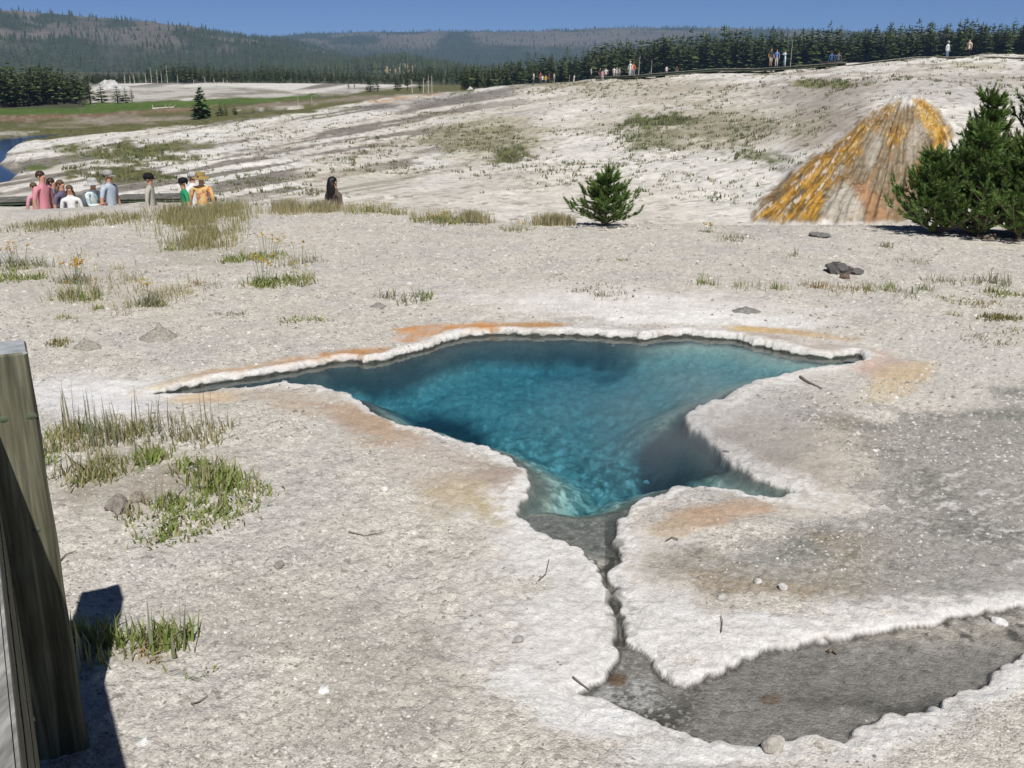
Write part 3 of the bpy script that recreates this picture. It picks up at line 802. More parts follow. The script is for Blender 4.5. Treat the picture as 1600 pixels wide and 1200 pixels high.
def grow(poly, d):
    """Push every corner of an outline outwards by about d metres."""
    p = np.asarray(poly); nx = np.roll(p, -1, 0); pv = np.roll(p, 1, 0)
    area = .5 * np.sum(p[:, 0] * nx[:, 1] - nx[:, 0] * p[:, 1])
    t = nx - pv; nrm = np.stack([t[:, 1], -t[:, 0]], 1) / (np.linalg.norm(t, axis=1)[:, None] + 1e-9)
    return p + nrm * d * (1 if area > 0 else -1)
def water_body(name, poly, z, depth, mat, label):
    bm = bmesh.new()
    top = [bm.verts.new((a, b, z)) for a, b in poly]
    f = bm.faces.new(top)
    if f.normal.z < 0: f.normal_flip()
    if depth:
        ex = bmesh.ops.extrude_face_region(bm, geom=[f])
        vs_ = [v for v in ex['geom'] if isinstance(v, bmesh.types.BMVert)]
        for v in vs_: v.co.z -= depth
        if f.is_valid is False: pass
    if depth:
        bmesh.ops.recalc_face_normals(bm, faces=bm.faces[:])
    else:
        bm.normal_update()
        for q in bm.faces:
            if q.normal.z < 0: q.normal_flip()
    bmesh.ops.triangulate(bm, faces=bm.faces[:])
    me = bpy.data.meshes.new(name); bm.to_mesh(me); bm.free()
    return tag(link(name, me, mat), label, None, None, 'structure')
shelf_edge = [(972,812),(960,835),(955,852),(957,862),(962,880),(930,884),(905,862),(880,848),(850,835),(825,820)]
POOL_POLY = np.array([on_plane(px, py, 0)[:2] for px, py in FAR_SHORE + NEAR_RIGHT + shelf_edge + NEAR_LEFT])
M_POOL = water_mat('spring_water', (.07, .63, .80), 3.2, .12)
water_body('spring_water', grow(POOL_POLY, .05), 0.0, 1.6, M_POOL, 'clear turquoise water filling the hot spring')
M_POND = water_mat('runoff_water', (.6, .6, .6), 0, .05, .03)
water_body('runoff_water', grow(POND_W, .03), -.0045, 0, M_POND, 'thin film of water in the dark runoff hollow')
M_RIVER = water_mat('river_water', (.05, .14, .18), 1.6, .35, .10, scale=.7)
for P in RIVER_W:
    water_body('river', grow(P, .9), RIVER_Z, 3.0, M_RIVER, 'dark blue river bending through the meadow')

# ------------------------------------------------------------------ far hills with forest
rng = np.random.default_rng(7)
M_HILL = None
def hill_mat():
    N = Nodes('hill_ground')
    b = N.new('ShaderNodeBsdfPrincipled'); b.inputs['Roughness'].default_value = .95; b.inputs['Specular IOR Level'].default_value = .05
    col = N.new('ShaderNodeAttribute', attribute_name='Col'); geo = N.new('ShaderNodeNewGeometry')
    nz = N.new('ShaderNodeTexNoise'); nz.inputs['Scale'].default_value = .06; nz.inputs['Detail'].default_value = 9; nz.inputs['Roughness'].default_value = .75
    N.ln(geo.outputs['Position'], nz.inputs['Vector'])
    N.ln(N.mixc(1.0, col.outputs['Color'], N.ramp(nz.outputs[0], [(.3, (.6, .6, .6)), (.7, (1.35, 1.35, 1.35))]), 'MULTIPLY'), b.inputs['Base Color'])
    N.ln(b.outputs[0], N.out.inputs[0])
    return N.m
M_HILL = hill_mat()
M_LEAF = attr_mat('pine_foliage', .75, .15)
M_BARK = simple_mat('pine_bark', (.16, .12, .085), .9, .4, 6)

TREE_BANDS = []      # (forest spots for the joined woods)
def small_cones(pts, hs, seed, width=.30, sides=4):
    """Many small conifer spires as one set of arrays; pts = feet, hs = heights."""
    g = np.random.default_rng(seed)
    n = len(pts); V = []; Fc = []; Cc = []
    a0 = g.uniform(0, 6.28, n); rad = hs * width * g.uniform(.7, 1.2, n)
    tint = g.uniform(.65, 1.25, n)
    lean = g.normal(0, .03, (n, 2))
    verts = np.zeros((n, 2 * sides + 2, 3)); cols = np.zeros((n, 2 * sides + 2, 3))
    base = np.array((.046, .064, .036))
    for t, (zr, tr_, rr_) in enumerate([(.12, .62, 1.0), (.42, 1.0, .62)]):
        for k in range(sides):
            a = a0 + k * 6.283 / sides + t * .7
            jr = rad * rr_ * g.uniform(.7, 1.2, n)
            verts[:, t * (sides + 1) + k] = np.stack([pts[:, 0] + np.cos(a) * jr, pts[:, 1] + np.sin(a) * jr, pts[:, 2] + hs * zr], 1)
        verts[:, t * (sides + 1) + sides] = np.stack([pts[:, 0] + lean[:, 0] * hs, pts[:, 1] + lean[:, 1] * hs, pts[:, 2] + hs * tr_], 1)
    cols[:] = base[None, None] * tint[:, None, None]
    cols[:, :, 0] *= g.uniform(.85, 1.3, n)[:, None]
    f = []
    for t in range(2):
        o = t * (sides + 1)
        for k in range(sides):
            f.append([o + k, o + (k + 1) % sides, o + sides])
    f = np.array(f)
    Fc = (f[None] + (np.arange(n) * (2 * sides + 2))[:, None, None]).reshape(-1, 3)
    return verts.reshape(-1, 3), Fc, cols.reshape(-1, 3)

def hill(name, ridge, D0, D1, label, seed, ntrees, hrange, rock, foot_z=-4, tan=None):
    """One range of hills: ridge = (px, py) skyline at distance D1, foot at D0."""
    pxs = np.array([p[0] for p in ridge], float); pys = np.array([p[1] for p in ridge], float)
    az = np.array([az_of(p) for p in pxs])
    zr = np.array([at_dist(a, p, D1)[2] for a, p in zip(pxs, pys)])            # elevation at the ridge
    A = np.linspace(az[0], az[-1], 260); Dn = np.concatenate([np.linspace(D0, D1, 46), np.linspace(D1 * 1.02, D1 * 1.35, 10)])
    AA, DD = np.meshgrid(A, Dn)
    top = np.interp(AA, az, zr)
    t = np.clip((DD - D0) / (D1 - D0), 0, 1)
    z = foot_z + (top - foot_z) * (1 - (1 - t) ** 1.6)
    z = np.where(DD > D1, top - (DD - D1) * .05, z)
    x = DD * np.sin(AA); y = DD * np.cos(AA)
    L = (D1 - D0) / 3.2
    gul = (billow(x / L, y / L, seed, 4) - .5)
    z = z + gul * (top - foot_z) * .42 * np.sin(np.pi * np.clip(t, 0, 1)) ** .8
    xf, yf, zf = x.ravel(), y.ravel(), z.ravel()
    tt = t.ravel()
    n1 = fbm(AA.ravel() * D1 / L * 2.6, tt * 2.2, seed + 5, 5); n2 = fbm(xf / (L * .25), yf / (L * .25), seed + 6, 4)
    tt = t.ravel()
    col = np.empty((len(xf), 3)); col[:] = (.050, .062, .038)
    rk = sstep(.44, .54, n1 + (n2 - .5) * .5) * rock * sstep(.90, .70, tt) * sstep(.12, .35, tt)
    col = mix3(col, np.array((.145, .130, .108)) * (.75 + .5 * n2)[:, None], rk)
    if tan is not None:
        ppx, ppy = project(xf, yf, zf)
        q = np.hypot((ppx - tan[0]) / tan[2], (ppy - tan[1]) / tan[3]) + (n2 - .5) * 1.0
        kt = sstep(1.1, .7, q)
        col = mix3(col, (.27, .225, .14), kt); rk = np.maximum(rk, kt)
    me = np_mesh(name, np.stack([xf, yf, zf], 1), grid_faces(len(Dn), len(A)), smooth=True)
    set_col(me, 'Col', col)
    tag(link(name, me, M_HILL), label, None, None, 'structure')
    # forest on the slope
    g = np.random.default_rng(seed)
    fi = g.uniform(0, 45.99, ntrees * 2); fj = g.uniform(0, len(A) - 1.01, ntrees * 2)
    i = fi.astype(int); j = fj.astype(int)
    den = 1 - .80 * rk.reshape(len(Dn), len(A))[i, j]
    keep = g.uniform(0, 1, len(i)) < den
    i, j, fi, fj = i[keep][:ntrees], j[keep][:ntrees], fi[keep][:ntrees], fj[keep][:ntrees]
    u = (fi - i); v = (fj - j)
    def s2(G): return (G[i, j] * (1 - u) + G[i + 1, j] * u) * (1 - v) + (G[i, j + 1] * (1 - u) + G[i + 1, j + 1] * u) * v
    P = np.stack([s2(x), s2(y), s2(z) - .6], 1)
    hs = g.uniform(hrange[0], hrange[1], len(P))
    V, Fc, cc = small_cones(P, hs, seed + 1, .19)
    fm = np_mesh(name + '_forest', V, Fc); set_col(fm, 'Col', cc)
    tag(link('hill_forest', fm, M_LEAF), 'dark conifer woods covering the far hillside', None, None, 'stuff')

hill('hill', [(-700,44),(-300,24),(0,27),(100,33),(200,40),(300,49),(400,60),(450,66),(520,84),(600,104),(660,124)], 900, 1700,
     'broad dark wooded ridge with bare rocky slopes', 301, 7500, (4, 9), 1.0)
hill('hill', [(300,74),(420,63),(480,58),(560,56),(640,56),(700,53),(760,51),(850,52),(950,51),(1050,50),(1150,51),(1300,54),(1600,60),(2300,64)], 1800, 3200,
     'distant blue wooded plateau along the skyline', 331, 7500, (6, 11), .85)
hill('hill', [(380,138),(430,128),(500,110),(560,101),(620,95),(680,103),(730,114),(780,124),(840,136)], 620, 900,
     'low wooded knoll with a bare tan clearing', 351, 1700, (5, 9), .15, tan=(625, 108, 42, 9))

# ------------------------------------------------------------------ trees
def frond_tree(h, r, levels, per, seed, crown0=.15, droop=.25, gap=.12, spire=1.0, base=(.108, .148, .054)):
    """Crown of a conifer: whorls of drooping ragged sprays. Returns vertices, triangles, colours."""
    g = np.random.default_rng(seed)
    V = []; Fc = []; Cc = []
    def tri(a, b, c, col):
        k = len(V); V.extend([a, b, c]); Fc.append((k, k + 1, k + 2)); Cc.extend([col, col, col])
    base = np.array(base)
    for L in range(levels):
        t = (L + g.uniform(0, .8)) / levels
        z = h * (crown0 + (1 - crown0) * t)
        ln0 = r * ((1 - t) ** .75 * (1 - .35 * math.exp(-t * 9)) * spire + .05)
        for k in range(per):
            if g.uniform() < gap: continue
            a = g.uniform(0, 6.283); ln = ln0 * g.uniform(.35, 1.3)
            d = np.array((math.cos(a), math.sin(a), 0)); s = np.array((-d[1], d[0], 0))
            up = g.uniform(-droop, droop * .5) if t < .8 else g.uniform(.1, .9)
            root = np.array((0, 0, z)); mid = root + d * ln * .55 + np.array((0, 0, up * ln * .5)); tip = root + d * ln + np.array((0, 0, up * ln))
            w = ln * g.uniform(.22, .38); c = base * g.uniform(.55, 1.45) * np.array((g.uniform(.85, 1.25), 1, g.uniform(.8, 1.1)))
            th_ = np.array((0, 0, ln * g.uniform(.08, .2)))
            tri(root, mid + s * w + th_ * .5, mid - s * w - th_, c)
            tri(mid + s * w, tip + s * w * g.uniform(-.2, .3) + th_, mid - s * w * .3, c * 1.08)
            tri(mid - s * w - th_, tip - s * w * g.uniform(-.2, .5) - th_, mid + s * w * .3, c * .95)
    tri(np.array((r * .05, 0, h * .93)), np.array((-r * .04, r * .05, h * .93)), np.array((0, 0, h * 1.04)), base)
    return np.array(V), np.array(Fc), np.array(Cc)

def cone_tube(p0, p1, r0, r1, sides=6):
    p0 = np.array(p0, float); p1 = np.array(p1, float)
    d = p1 - p0; d = d / (np.linalg.norm(d) + 1e-9)
    a = np.cross(d, (0, 0, 1.0) if abs(d[2]) < .9 else (1.0, 0, 0)); a /= np.linalg.norm(a); b = np.cross(d, a)
    an = np.arange(sides) * 2 * np.pi / sides
    ring = np.cos(an)[:, None] * a + np.sin(an)[:, None] * b
    V = np.vstack([p0 + ring * r0, p1 + ring * r1])
    Fc = [(k, (k + 1) % sides, sides + (k + 1) % sides, sides + k) for k in range(sides)]
    return V, Fc
def tubes_mesh(name, segs, sides=6, caps=False):
    bm = bmesh.new()
    for p0, p1, r0, r1 in segs:
        V, Fc = cone_tube(p0, p1, r0, r1, sides)
        vs_ = [bm.verts.new(v) for v in V]
        for f in Fc: bm.faces.new([vs_[i] for i in f])
        if caps or r1 > .004:
            bm.faces.new(vs_[sides:]); bm.faces.new(list(reversed(vs_[:sides])))
    me = bpy.data.meshes.new(name); bm.to_mesh(me); bm.free()
    return me

PINE_VARIANTS = []
for k in range(10):
    hgt = 1.0
    V, Fc, Cc = frond_tree(1.0, [.15, .17, .13, .19, .16, .14, .2, .12, .18, .15][k], 18, 9, 500 + k, crown0=[.12, .2, .28, .1, .3, .18, .08, .35, .22, .15][k])
    cm = np_mesh('pine_crown', V, Fc); set_col(cm, 'Col', Cc); cm.materials.append(M_LEAF)
    tm = tubes_mesh('pine_trunk', [((0, 0, -.08), (0, 0, .95), .018, .004)], 5); tm.materials.append(M_BARK)
    PINE_VARIANTS.append((cm, tm, V, Fc, Cc))
def pine(loc, h, v, label, group, name='pine_tree', wide=1.0, rz=0.0):
    e = empty(name, loc, rz); e.scale = (h * wide, h * wide, h)
    tag(e, label, 'tree', group)
    link('crown', PINE_VARIANTS[v][0], None, e).data
    link('trunk', PINE_VARIANTS[v][1], None, e)
    return e
def _link_keep(name, me, parent):
    o = bpy.data.objects.new(name, me); C.objects.link(o); o.parent = parent; return o
def pine(loc, h, v, label, group, name='pine_tree', wide=1.0, rz=0.0):
    e = empty(name, loc, rz); e.scale = (h * wide, h * wide, h)
    tag(e, label, 'tree', group)
    _link_keep('crown', PINE_VARIANTS[v][0], e); _link_keep('trunk', PINE_VARIANTS[v][1], e)
    return e
def wood(name, pts, hs, seed, label):
    """The rest of a wood that reads as one mass, joined."""
    g = np.random.default_rng(seed)
    Vs, Fs, Cs = [], [], []; off = 0
    for p, h in zip(pts, hs):
        _, _, V, Fc, Cc = PINE_VARIANTS[g.integers(10)]
        a = g.uniform(0, 6.28); c, s = math.cos(a), math.sin(a)
        keep = slice(None)
        W = np.stack([V[:, 0] * c - V[:, 1] * s, V[:, 0] * s + V[:, 1] * c, V[:, 2]], 1) * np.array((h * 1.8, h * 1.8, h)) + np.array(p)
        Vs.append(W); Fs.append(Fc + off); Cs.append(Cc * g.uniform(.7, 1.25)); off += len(V)
    me = np_mesh(name, np.vstack(Vs), np.vstack(Fs)); set_col(me, 'Col', np.clip(np.vstack(Cs), 0, 1))
    return tag(link(name, me, M_LEAF), label, None, None, 'stuff')

g = np.random.default_rng(11)
def pt(px, D):
    a = az_of(px); x, y = D * math.sin(a), D * math.cos(a)
    return np.array((x, y, float(hz(x, y)) - .15))
def skyline_right(px):          # photograph row of the tree tops on the right
    return np.interp(px, [720, 740, 800, 900, 960, 1000, 1060, 1100, 1200, 1300, 1400, 1500, 1600, 1700, 2200], [104, 104, 90, 80, 66, 62, 54, 50, 48, 46, 42, 35, 31, 28, 24])
def dist_right(px):
    return np.interp(px, [720, 800, 1000, 1300, 1600, 2200], [215, 250, 285, 300, 300, 300])
n_near = 0
rows = []
for row in range(5):
    px = 722 + g.uniform(0, 6)
    while px < 1900:
        D = dist_right(px) * (1 + .032 * row) + g.uniform(-3, 3)
        p = pt(px + g.uniform(-3, 3), D)
        ztop = at_dist(px, skyline_right(px) + (10 - 1.6 * row if row < 5 else 3) + g.normal(0, 4.5) + (fbm(np.array([px / 40.0]), np.array([row * 3.0]), 77, 2)[0] - .5) * 10, D)[2]
        h = max(3.0, ztop - p[2]) * g.uniform(.9, 1.06)
        if g.uniform() < .07: h *= 1.18
        rows.append((row, px, p, h)); px += g.uniform(4.2, 9)
front = [q for q in rows if q[0] < 2 and q[1] < 1640]
back = [q for q in rows if not (q[0] < 2 and q[1] < 1640)]
g.shuffle(front)
g2 = np.random.default_rng(5)
N_R = 175
for row, px, p, h in front[:N_R]:
    pine(p, h, int(g2.integers(10)), 'dark green lodgepole pine in the dense front rows of the ridge wood', 'pines at the front of the ridge wood', wide=g2.uniform(1.4, 2.3), rz=g2.uniform(0, 6.28))
rest = front[N_R:] + back
wood('pine_wood', [q[2] for q in rest], [q[3] for q in rest], 77, 'dense dark pine wood standing along the ridge')
# left wood
lp = []
for row in range(6):
    px = -260 + g.uniform(0, 10)
    while px < 152:
        lim = 150 - row * 2
        D = 172 + row * 7 + g.uniform(-2, 2) + max(0, px) * .12
        top = np.interp(px, [-300, 0, 30, 60, 80, 100, 125, 140, 150], [92, 100, 108, 100, 104, 108, 112, 118, 128]) + g.normal(2, 4) + (4 if row < 2 else 0)
        p = pt(px, D); h = max(2.5, at_dist(px, top, D)[2] - p[2])
        if px < 104 or (px < 130 and g.uniform() < .5): lp.append((row, px, p, h))
        px += g.uniform(5, 11)
k = 0
rest = []
for row, px, p, h in lp:
    if row < 2 and px > -12 and k < 34:
        pine(p, h, int(g2.integers(10)), 'dark pine at the edge of the wood beyond the bright green meadow', 'pines at the meadow edge', wide=g2.uniform(1.3, 2.1), rz=g2.uniform(0, 6.28)); k += 1
    else: rest.append((p, h))
wood('pine_wood', [q[0] for q in rest], [q[1] for q in rest], 78, 'dark pine wood on the far side of the meadow')
# middle woods behind the white mounds
mid = []
for row in range(7):
    px = 132 + g.uniform(0, 8)
    while px < 760:
        D = 325 + row * 14 + g.uniform(-5, 5)
        top = np.interp(px, [130, 200, 260, 290, 330, 380, 430, 470, 520, 600, 650, 700, 760], [116, 118, 108, 104, 108, 112, 108, 112, 116, 118, 112, 110, 112]) + g.normal(-1, 4.5) - row * .5
        p = pt(px, D); h = max(3, at_dist(px, top, D)[2] - p[2])
        mid.append((row, px, p, h)); px += g.uniform(5, 12)
front = [q for q in mid if q[0] == 0]; back = [q for q in mid if q[0] > 0]
for row, px, p, h in front[:62]:
    pine(p, h, int(g2.integers(10)), 'small dark pine in the tree line behind the white mounds', 'pines behind the white mounds', wide=g2.uniform(1.2, 1.9), rz=g2.uniform(0, 6.28))
rest = front[62:] + back
wood('pine_wood', [q[2] for q in rest], [q[3] for q in rest], 79, 'line of dark pines across the valley floor')
# single trees that can be told apart
def single(px, py_base, py_top, label, v, wide, D=None):
    if D is None:
        P_ = hit(px, py_base, 60); D = math.hypot(P_.x, P_.y)
    p = pt(px, D); h = at_dist(px, py_top, D)[2] - p[2]
    return pine(p, h, v, label, None, wide=wide, rz=g2.uniform(0, 6.28))
single(118, 159, 117, 'tall pine standing just clear of the left wood, at the end of the green meadow', 4, 1.3, 178)
single(134, 158, 112, 'ragged tall pine next to the white geyser cone, left of it', 0, 1.5, 180)
single(152, 157, 130, 'leaning bushy pine right in front of the white geyser cone', 3, 2.2, 185)
single(177, 158, 134, 'rounded little pine in front of the white geyser cone, largest of a row of three', 6, 2.6, 180)
single(190, 157, 137, 'middle small pine of the row of three before the white mound', 3, 2.0, 182)
single(200, 157, 138, 'slim last pine of the row of three before the white mound', 7, 2.0, 182)
single(338, 181, 160, 'small pine just behind the lone meadow pine', 3, 2.2, 125)
single(346, 180, 161, 'second small pine beside the blue river bend', 5, 1.8, 127)
single(360, 178, 165, 'tiny pine nearest the blue river bend', 1, 2.2, 130)
single(543, 141, 124, 'little pine standing on the white mound beyond the river bend', 2, 1.6, 255)
single(552, 141, 127, 'slimmer little pine on the white mound beyond the river bend', 7, 1.6, 258)
single(577, 143, 116, 'broad dark pine at the foot of the low wooded knoll', 6, 2.0, 235)
single(588, 143, 120, 'pine touching the broad one at the foot of the low knoll', 0, 1.8, 236)
single(620, 142, 117, 'round pine among bare snags near the white flat', 3, 1.8, 240)
single(636, 141, 112, 'tall pine among bare snags near the white flat', 4, 1.6, 240)
single(655, 141, 110, 'dense pine left of the pale grey snags', 0, 1.6, 238)
single(731, 138, 100, 'big isolated pine standing at the near end of the ridge wood', 9, 2.2, 195)
# the lone meadow tree: fuller, with bare twigs at the top
V, Fc, Cc = frond_tree(1.0, .44, 26, 13, 640, crown0=.0, droop=.45, gap=.34, base=(.085, .135, .045))
cm = np_mesh('meadow_pine_crown', V, Fc); set_col(cm, 'Col', Cc)
P_ = hit(316, 186, 60); D = math.hypot(P_.x, P_.y)
e = empty('pine_tree', P_); hh = at_dist(316, 136, D)[2] - P_.z; e.scale = (hh, hh, hh)
tag(e, 'lone full pine in the meadow beside the blue river bend', 'tree')
_c = link('crown', cm, M_LEAF, e); link('trunk', tubes_mesh('trunk', [((0, 0, -.05), (0, 0, .9), .03, .006)] + [((0, 0, z_), (math.cos(a_) * .14, math.sin(a_) * .14, z_ + .05), .008, .002) for z_, a_ in ((.7, .5), (.78, 2.6), (.84, 4.2), (.6, 3.5))], 5), M_BARK, e)

# bare white snags
M_SNAG = simple_mat('bleached_wood', (.52, .48, .43), .85, .25, 9)
def snag(px, py_base, py_top, D, label, group, seed, wid=.10):
    gg = np.random.default_rng(seed)
    p = pt(px, D); h = at_dist(px, py_top, D)[2] - p[2]
    ln_ = gg.normal(0, .03)
    segs = [((0, 0, -.2), (ln_ * h * .5, 0, h * .5), wid, wid * .7), ((ln_ * h * .5, 0, h * .5), (ln_ * h, 0, h), wid * .7, wid * .22)]
    tr_ = tubes_mesh('snag_trunk', segs, 5)
    e = empty('dead_tree', p); tag(e, label, 'dead tree', group)
    link('trunk', tr_, M_SNAG, e)
    br = []
    for _ in range(int(gg.integers(4, 9))):
        z_ = h * gg.uniform(.35, .95); a = gg.uniform(0, 6.28); l = h * gg.uniform(.05, .14)
        br.append(((ln_ * z_, 0, z_), (ln_ * z_ + math.cos(a) * l, math.sin(a) * l, z_ + l * gg.uniform(-.3, .6)), wid * .3, wid * .1))
    link('branch', tubes_mesh('snag_branches', br, 4), M_SNAG, e)
    return e
for i, (a, b, c) in enumerate([(192,130,112),(200,130,118),(207,131,116),(225,131,113),(234,131,105),(243,131,108),(250,131,109),(259,131,101),(275,132,116),(300,133,124),(318,133,120),(332,133,122),(347,134,122),(353,134,125)]):
    snag(a, b, c, 318, 'thin bleached dead trunk rising behind the white mound', 'bleached trunks behind the white mound', 700 + i)
for i, (a, b, c) in enumerate([(643,140,124),(660,140,121),(668,140,116),(674,140,118)]):
    snag(a, b, c, 225, 'pale grey dead tree near the end of the ridge wood', 'grey dead trees by the ridge wood', 720 + i, .13)
snag(462, 172, 148, 155, 'twiggy grey dead sapling by the river bend, left one of two', None, 731, .05)
snag(484, 170, 150, 158, 'twiggy grey dead sapling by the river bend, right one of two', None, 732, .05)
for i, (a, b, c) in enumerate([(1018,112,92),(1235,99,62),(998,116,85)]):
    snag(a, b, c, dist_right(a) - 12, 'pale bare snag standing in front of the dark ridge wood', 'pale snags before the ridge wood', 740 + i, .12)
# fallen tree in the meadow
p = pt(247, 152)
segs = [((-1.4, 0, .15), (1.5, .4, .35), .16, .10), ((-1.3, 0, .15), (-1.45, .1, .75), .06, .02), ((.2, .1, .25), (.5, .3, .8), .05, .015), ((.7, .2, .3), (1.2, .1, .9), .05, .015), ((1.1, .3, .3), (1.7, .8, .7), .04, .012), ((-.4, 0, .2), (-.2, -.5, .4), .04, .012)]
tag(link('fallen_log', tubes_mesh('fallen_log', segs, 6), M_SNAG), 'grey fallen tree with broken limbs lying in the meadow', 'log').location = p

# geyser cone
def lump_mesh(name, rx, ry, h, seed, nr=26, na=40, power=1.6, rough=.22, crater=0.0):
    rr = np.linspace(0, 1, nr); aa = np.linspace(0, 2 * np.pi, na, endpoint=False)
    RRR, AAA = np.meshgrid(rr, aa, indexing='ij')
    x = RRR * np.cos(AAA); y = RRR * np.sin(AAA)
    nse = fbm(x * 3 + seed, y * 3, seed, 4)
    z = (1 - RRR ** .9) ** power * (1 + (nse - .5) * rough * 4) - crater * np.exp(-(RRR / .08) ** 2)
    z = np.where(RRR >= .999, -.06, z)
    rim = 1 + (fbm(np.cos(AAA) * 2 + 5, np.sin(AAA) * 2 + seed, seed + 3, 3) - .5) * .5
    V = np.stack([(x * rim * rx).ravel(), (y * rim * ry).ravel(), (z * h).ravel()], 1)
    Fc = []
    for i in range(nr - 1):
        for j in range(na):
            Fc.append((i * na + j, (i + 1) * na + j, (i + 1) * na + (j + 1) % na, i * na + (j + 1) % na))
    return np_mesh(name, V, Fc, True)
M_CONE = simple_mat('geyser_sinter', (.46, .45, .43), .9, .35, 1.2, bump=.6)
p = pt(172, 262); hh = at_dist(172, 117, 262)[2] - p[2]
tag(link('geyser_cone', lump_mesh('geyser_cone', 7.5, 6.0, hh, 9, rough=.35, crater=.15), M_CONE), 'rugged white geyser cone rising on the mound beyond the meadow', 'geyser cone').location = p - np.array((0, 0, .3))
p = pt(772 - 38, 132)
tag(link('sinter_knob', lump_mesh('sinter_knob', 1.5, 1.2, 1.0, 12), M_CONE), 'low white sinter knob on the skyline near the big isolated pine', 'rock').location = p

import zlib
def seed_of(*k):
    return zlib.crc32(repr(k).encode()) % 99991
# ------------------------------------------------------------------ young pines by the lip
M_NEEDLE = attr_mat('pine_needles', .55, .35, .12)
def shoot_arrays(shoots, nn, seed, nlen, nw, base, tipcol):
    """Bottle-brush shoots: every needle a thin triangle."""
    g = np.random.default_rng(seed)
    Vs = []; Cs = []
    for (p, d, L, tint) in shoots:
        d = d / np.linalg.norm(d)
        a = np.cross(d, (0.3, .2, 1.0)); a /= np.linalg.norm(a) + 1e-9; b = np.cross(d, a)
        t = g.uniform(0.0, 1.0, nn); an = g.uniform(0, 6.283, nn)
        rad = np.cos(an)[:, None] * a + np.sin(an)[:, None] * b
        root = p + d * (t * L)[:, None]
        dirn = rad * (.75 - .45 * t)[:, None] + d * (.55 + .5 * t)[:, None]
        dirn /= np.linalg.norm(dirn, axis=1)[:, None]
        ln = nlen * g.uniform(.7, 1.2, nn)
        side = np.cross(dirn, g.normal(0, 1, (nn, 3))); side /= np.linalg.norm(side, axis=1)[:, None] + 1e-9
        tip = root + dirn * ln[:, None]
        V = np.stack([root - side * nw, root + side * nw, tip], 1)
        c = (np.array(base) * tint) * g.uniform(.7, 1.3, nn)[:, None]
        c = c + (np.array(tipcol) - c) * (t[:, None] ** 3 * .5)
        Vs.append(V.reshape(-1, 3)); Cs.append(np.repeat(c, 3, 0))
    V = np.vstack(Vs); Cc = np.vstack(Cs)
    return V, np.arange(len(V)).reshape(-1, 3), Cc

def young_pine(h, wid, whorls, per, seed, lean=(0, 0), top_len=.16, side=4, up=.75, taper=1.0):
    """Trunk and branch segments, and the shoots that carry the needles."""
    g = np.random.default_rng(seed)
    segs = [((0, 0, -.05), (lean[0] * h * .5, lean[1] * h * .5, h * .5), .03 * h, .02 * h), ((lean[0] * h * .5, lean[1] * h * .5, h * .5), (lean[0] * h, lean[1] * h, h * .93), .02 * h, .006 * h)]
    shoots = []
    up3 = np.array((0, 0, 1.0))
    def axis(t): return np.array((lean[0] * h * t, lean[1] * h * t, h * t))
    for w in range(whorls):
        t = .04 + .86 * w / whorls
        L = wid * max((1 - t) ** taper, .13) * (.9 if w == 0 else 1)
        for k in range(per):
            a = k * 6.283 / per + g.uniform(-.4, .4) + w * .6
            l = L * g.uniform(.65, 1.15); d = np.array((math.cos(a), math.sin(a), 0))
            p0 = axis(t + g.uniform(-.03, .03)); pm = p0 + d * l * .6 + up3 * l * .22; p1 = p0 + d * l + up3 * l * g.uniform(.5, .95) * up
            segs += [(p0, pm, .010 * h, .007 * h), (pm, p1, .007 * h, .003 * h)]
            tint = g.uniform(.7, 1.3)
            shoots.append((p1, (p1 - pm) + up3 * l * .5, top_len * g.uniform(.8, 1.2), tint))
            for q in range(side):
                u = g.uniform(.12, .97)
                b = (p0 + (pm - p0) * u / .6) if u < .6 else (pm + (p1 - pm) * (u - .6) / .4)
                sd_ = np.array((-d[1], d[0], 0)) * g.choice((-1, 1)) * g.uniform(.2, .9)
                shoots.append((b, d * g.uniform(.2, .7) + sd_ + up3 * g.uniform(.15, .95), top_len * g.uniform(.7, 1.25), tint * g.uniform(.8, 1.2)))
    for q in range(5):
        a = q * 1.256; shoots.append((axis(.86), np.array((math.cos(a) * .5, math.sin(a) * .5, 1.0)), top_len * .8, 1.0))
    shoots.append((axis(.84), up3, top_len * 1.6, 1.0))
    return segs, shoots
def needle_tree(name, loc, segs, shoots, nn, seed, nlen, nw, label):
    e = empty(name, loc); tag(e, label, 'tree')
    V, Fc, Cc = shoot_arrays(shoots, nn, seed, nlen, nw, (.12, .20, .048), (.23, .30, .08))
    me = np_mesh('needles', V, Fc); set_col(me, 'Col', Cc)
    link('crown', me, M_NEEDLE, e); link('trunk', tubes_mesh('trunk', segs, 5), M_BARK, e)
    return e
P_ = near_hit(945, 347)
D = math.hypot(P_.x, P_.y); s_ = D / F
segs, shoots = young_pine(98 * s_ * .90, 76 * s_, 5, 8, 801, lean=(.05, 0), top_len=.12, side=9, up=.55, taper=1.35)
for t_ in (.55, .66, .76, .84, .9):
    for a_ in (0.4, 2.5, 4.6):
        shoots.append((np.array((.05 * .9 * t_, 0, 98 * s_ * .9 * t_)), np.array((math.cos(a_ + t_ * 9) * .6, math.sin(a_ + t_ * 9) * .6, 1.0)), .12, 1.05))
needle_tree('young_pine', P_, segs, shoots, 70, 802, .050, .0045, 'small bushy young pine at the lip of the flat beyond the spring')
segs = []; shoots = []
P_ = near_hit(1570, 368); D = math.hypot(P_.x, P_.y); s_ = D / F
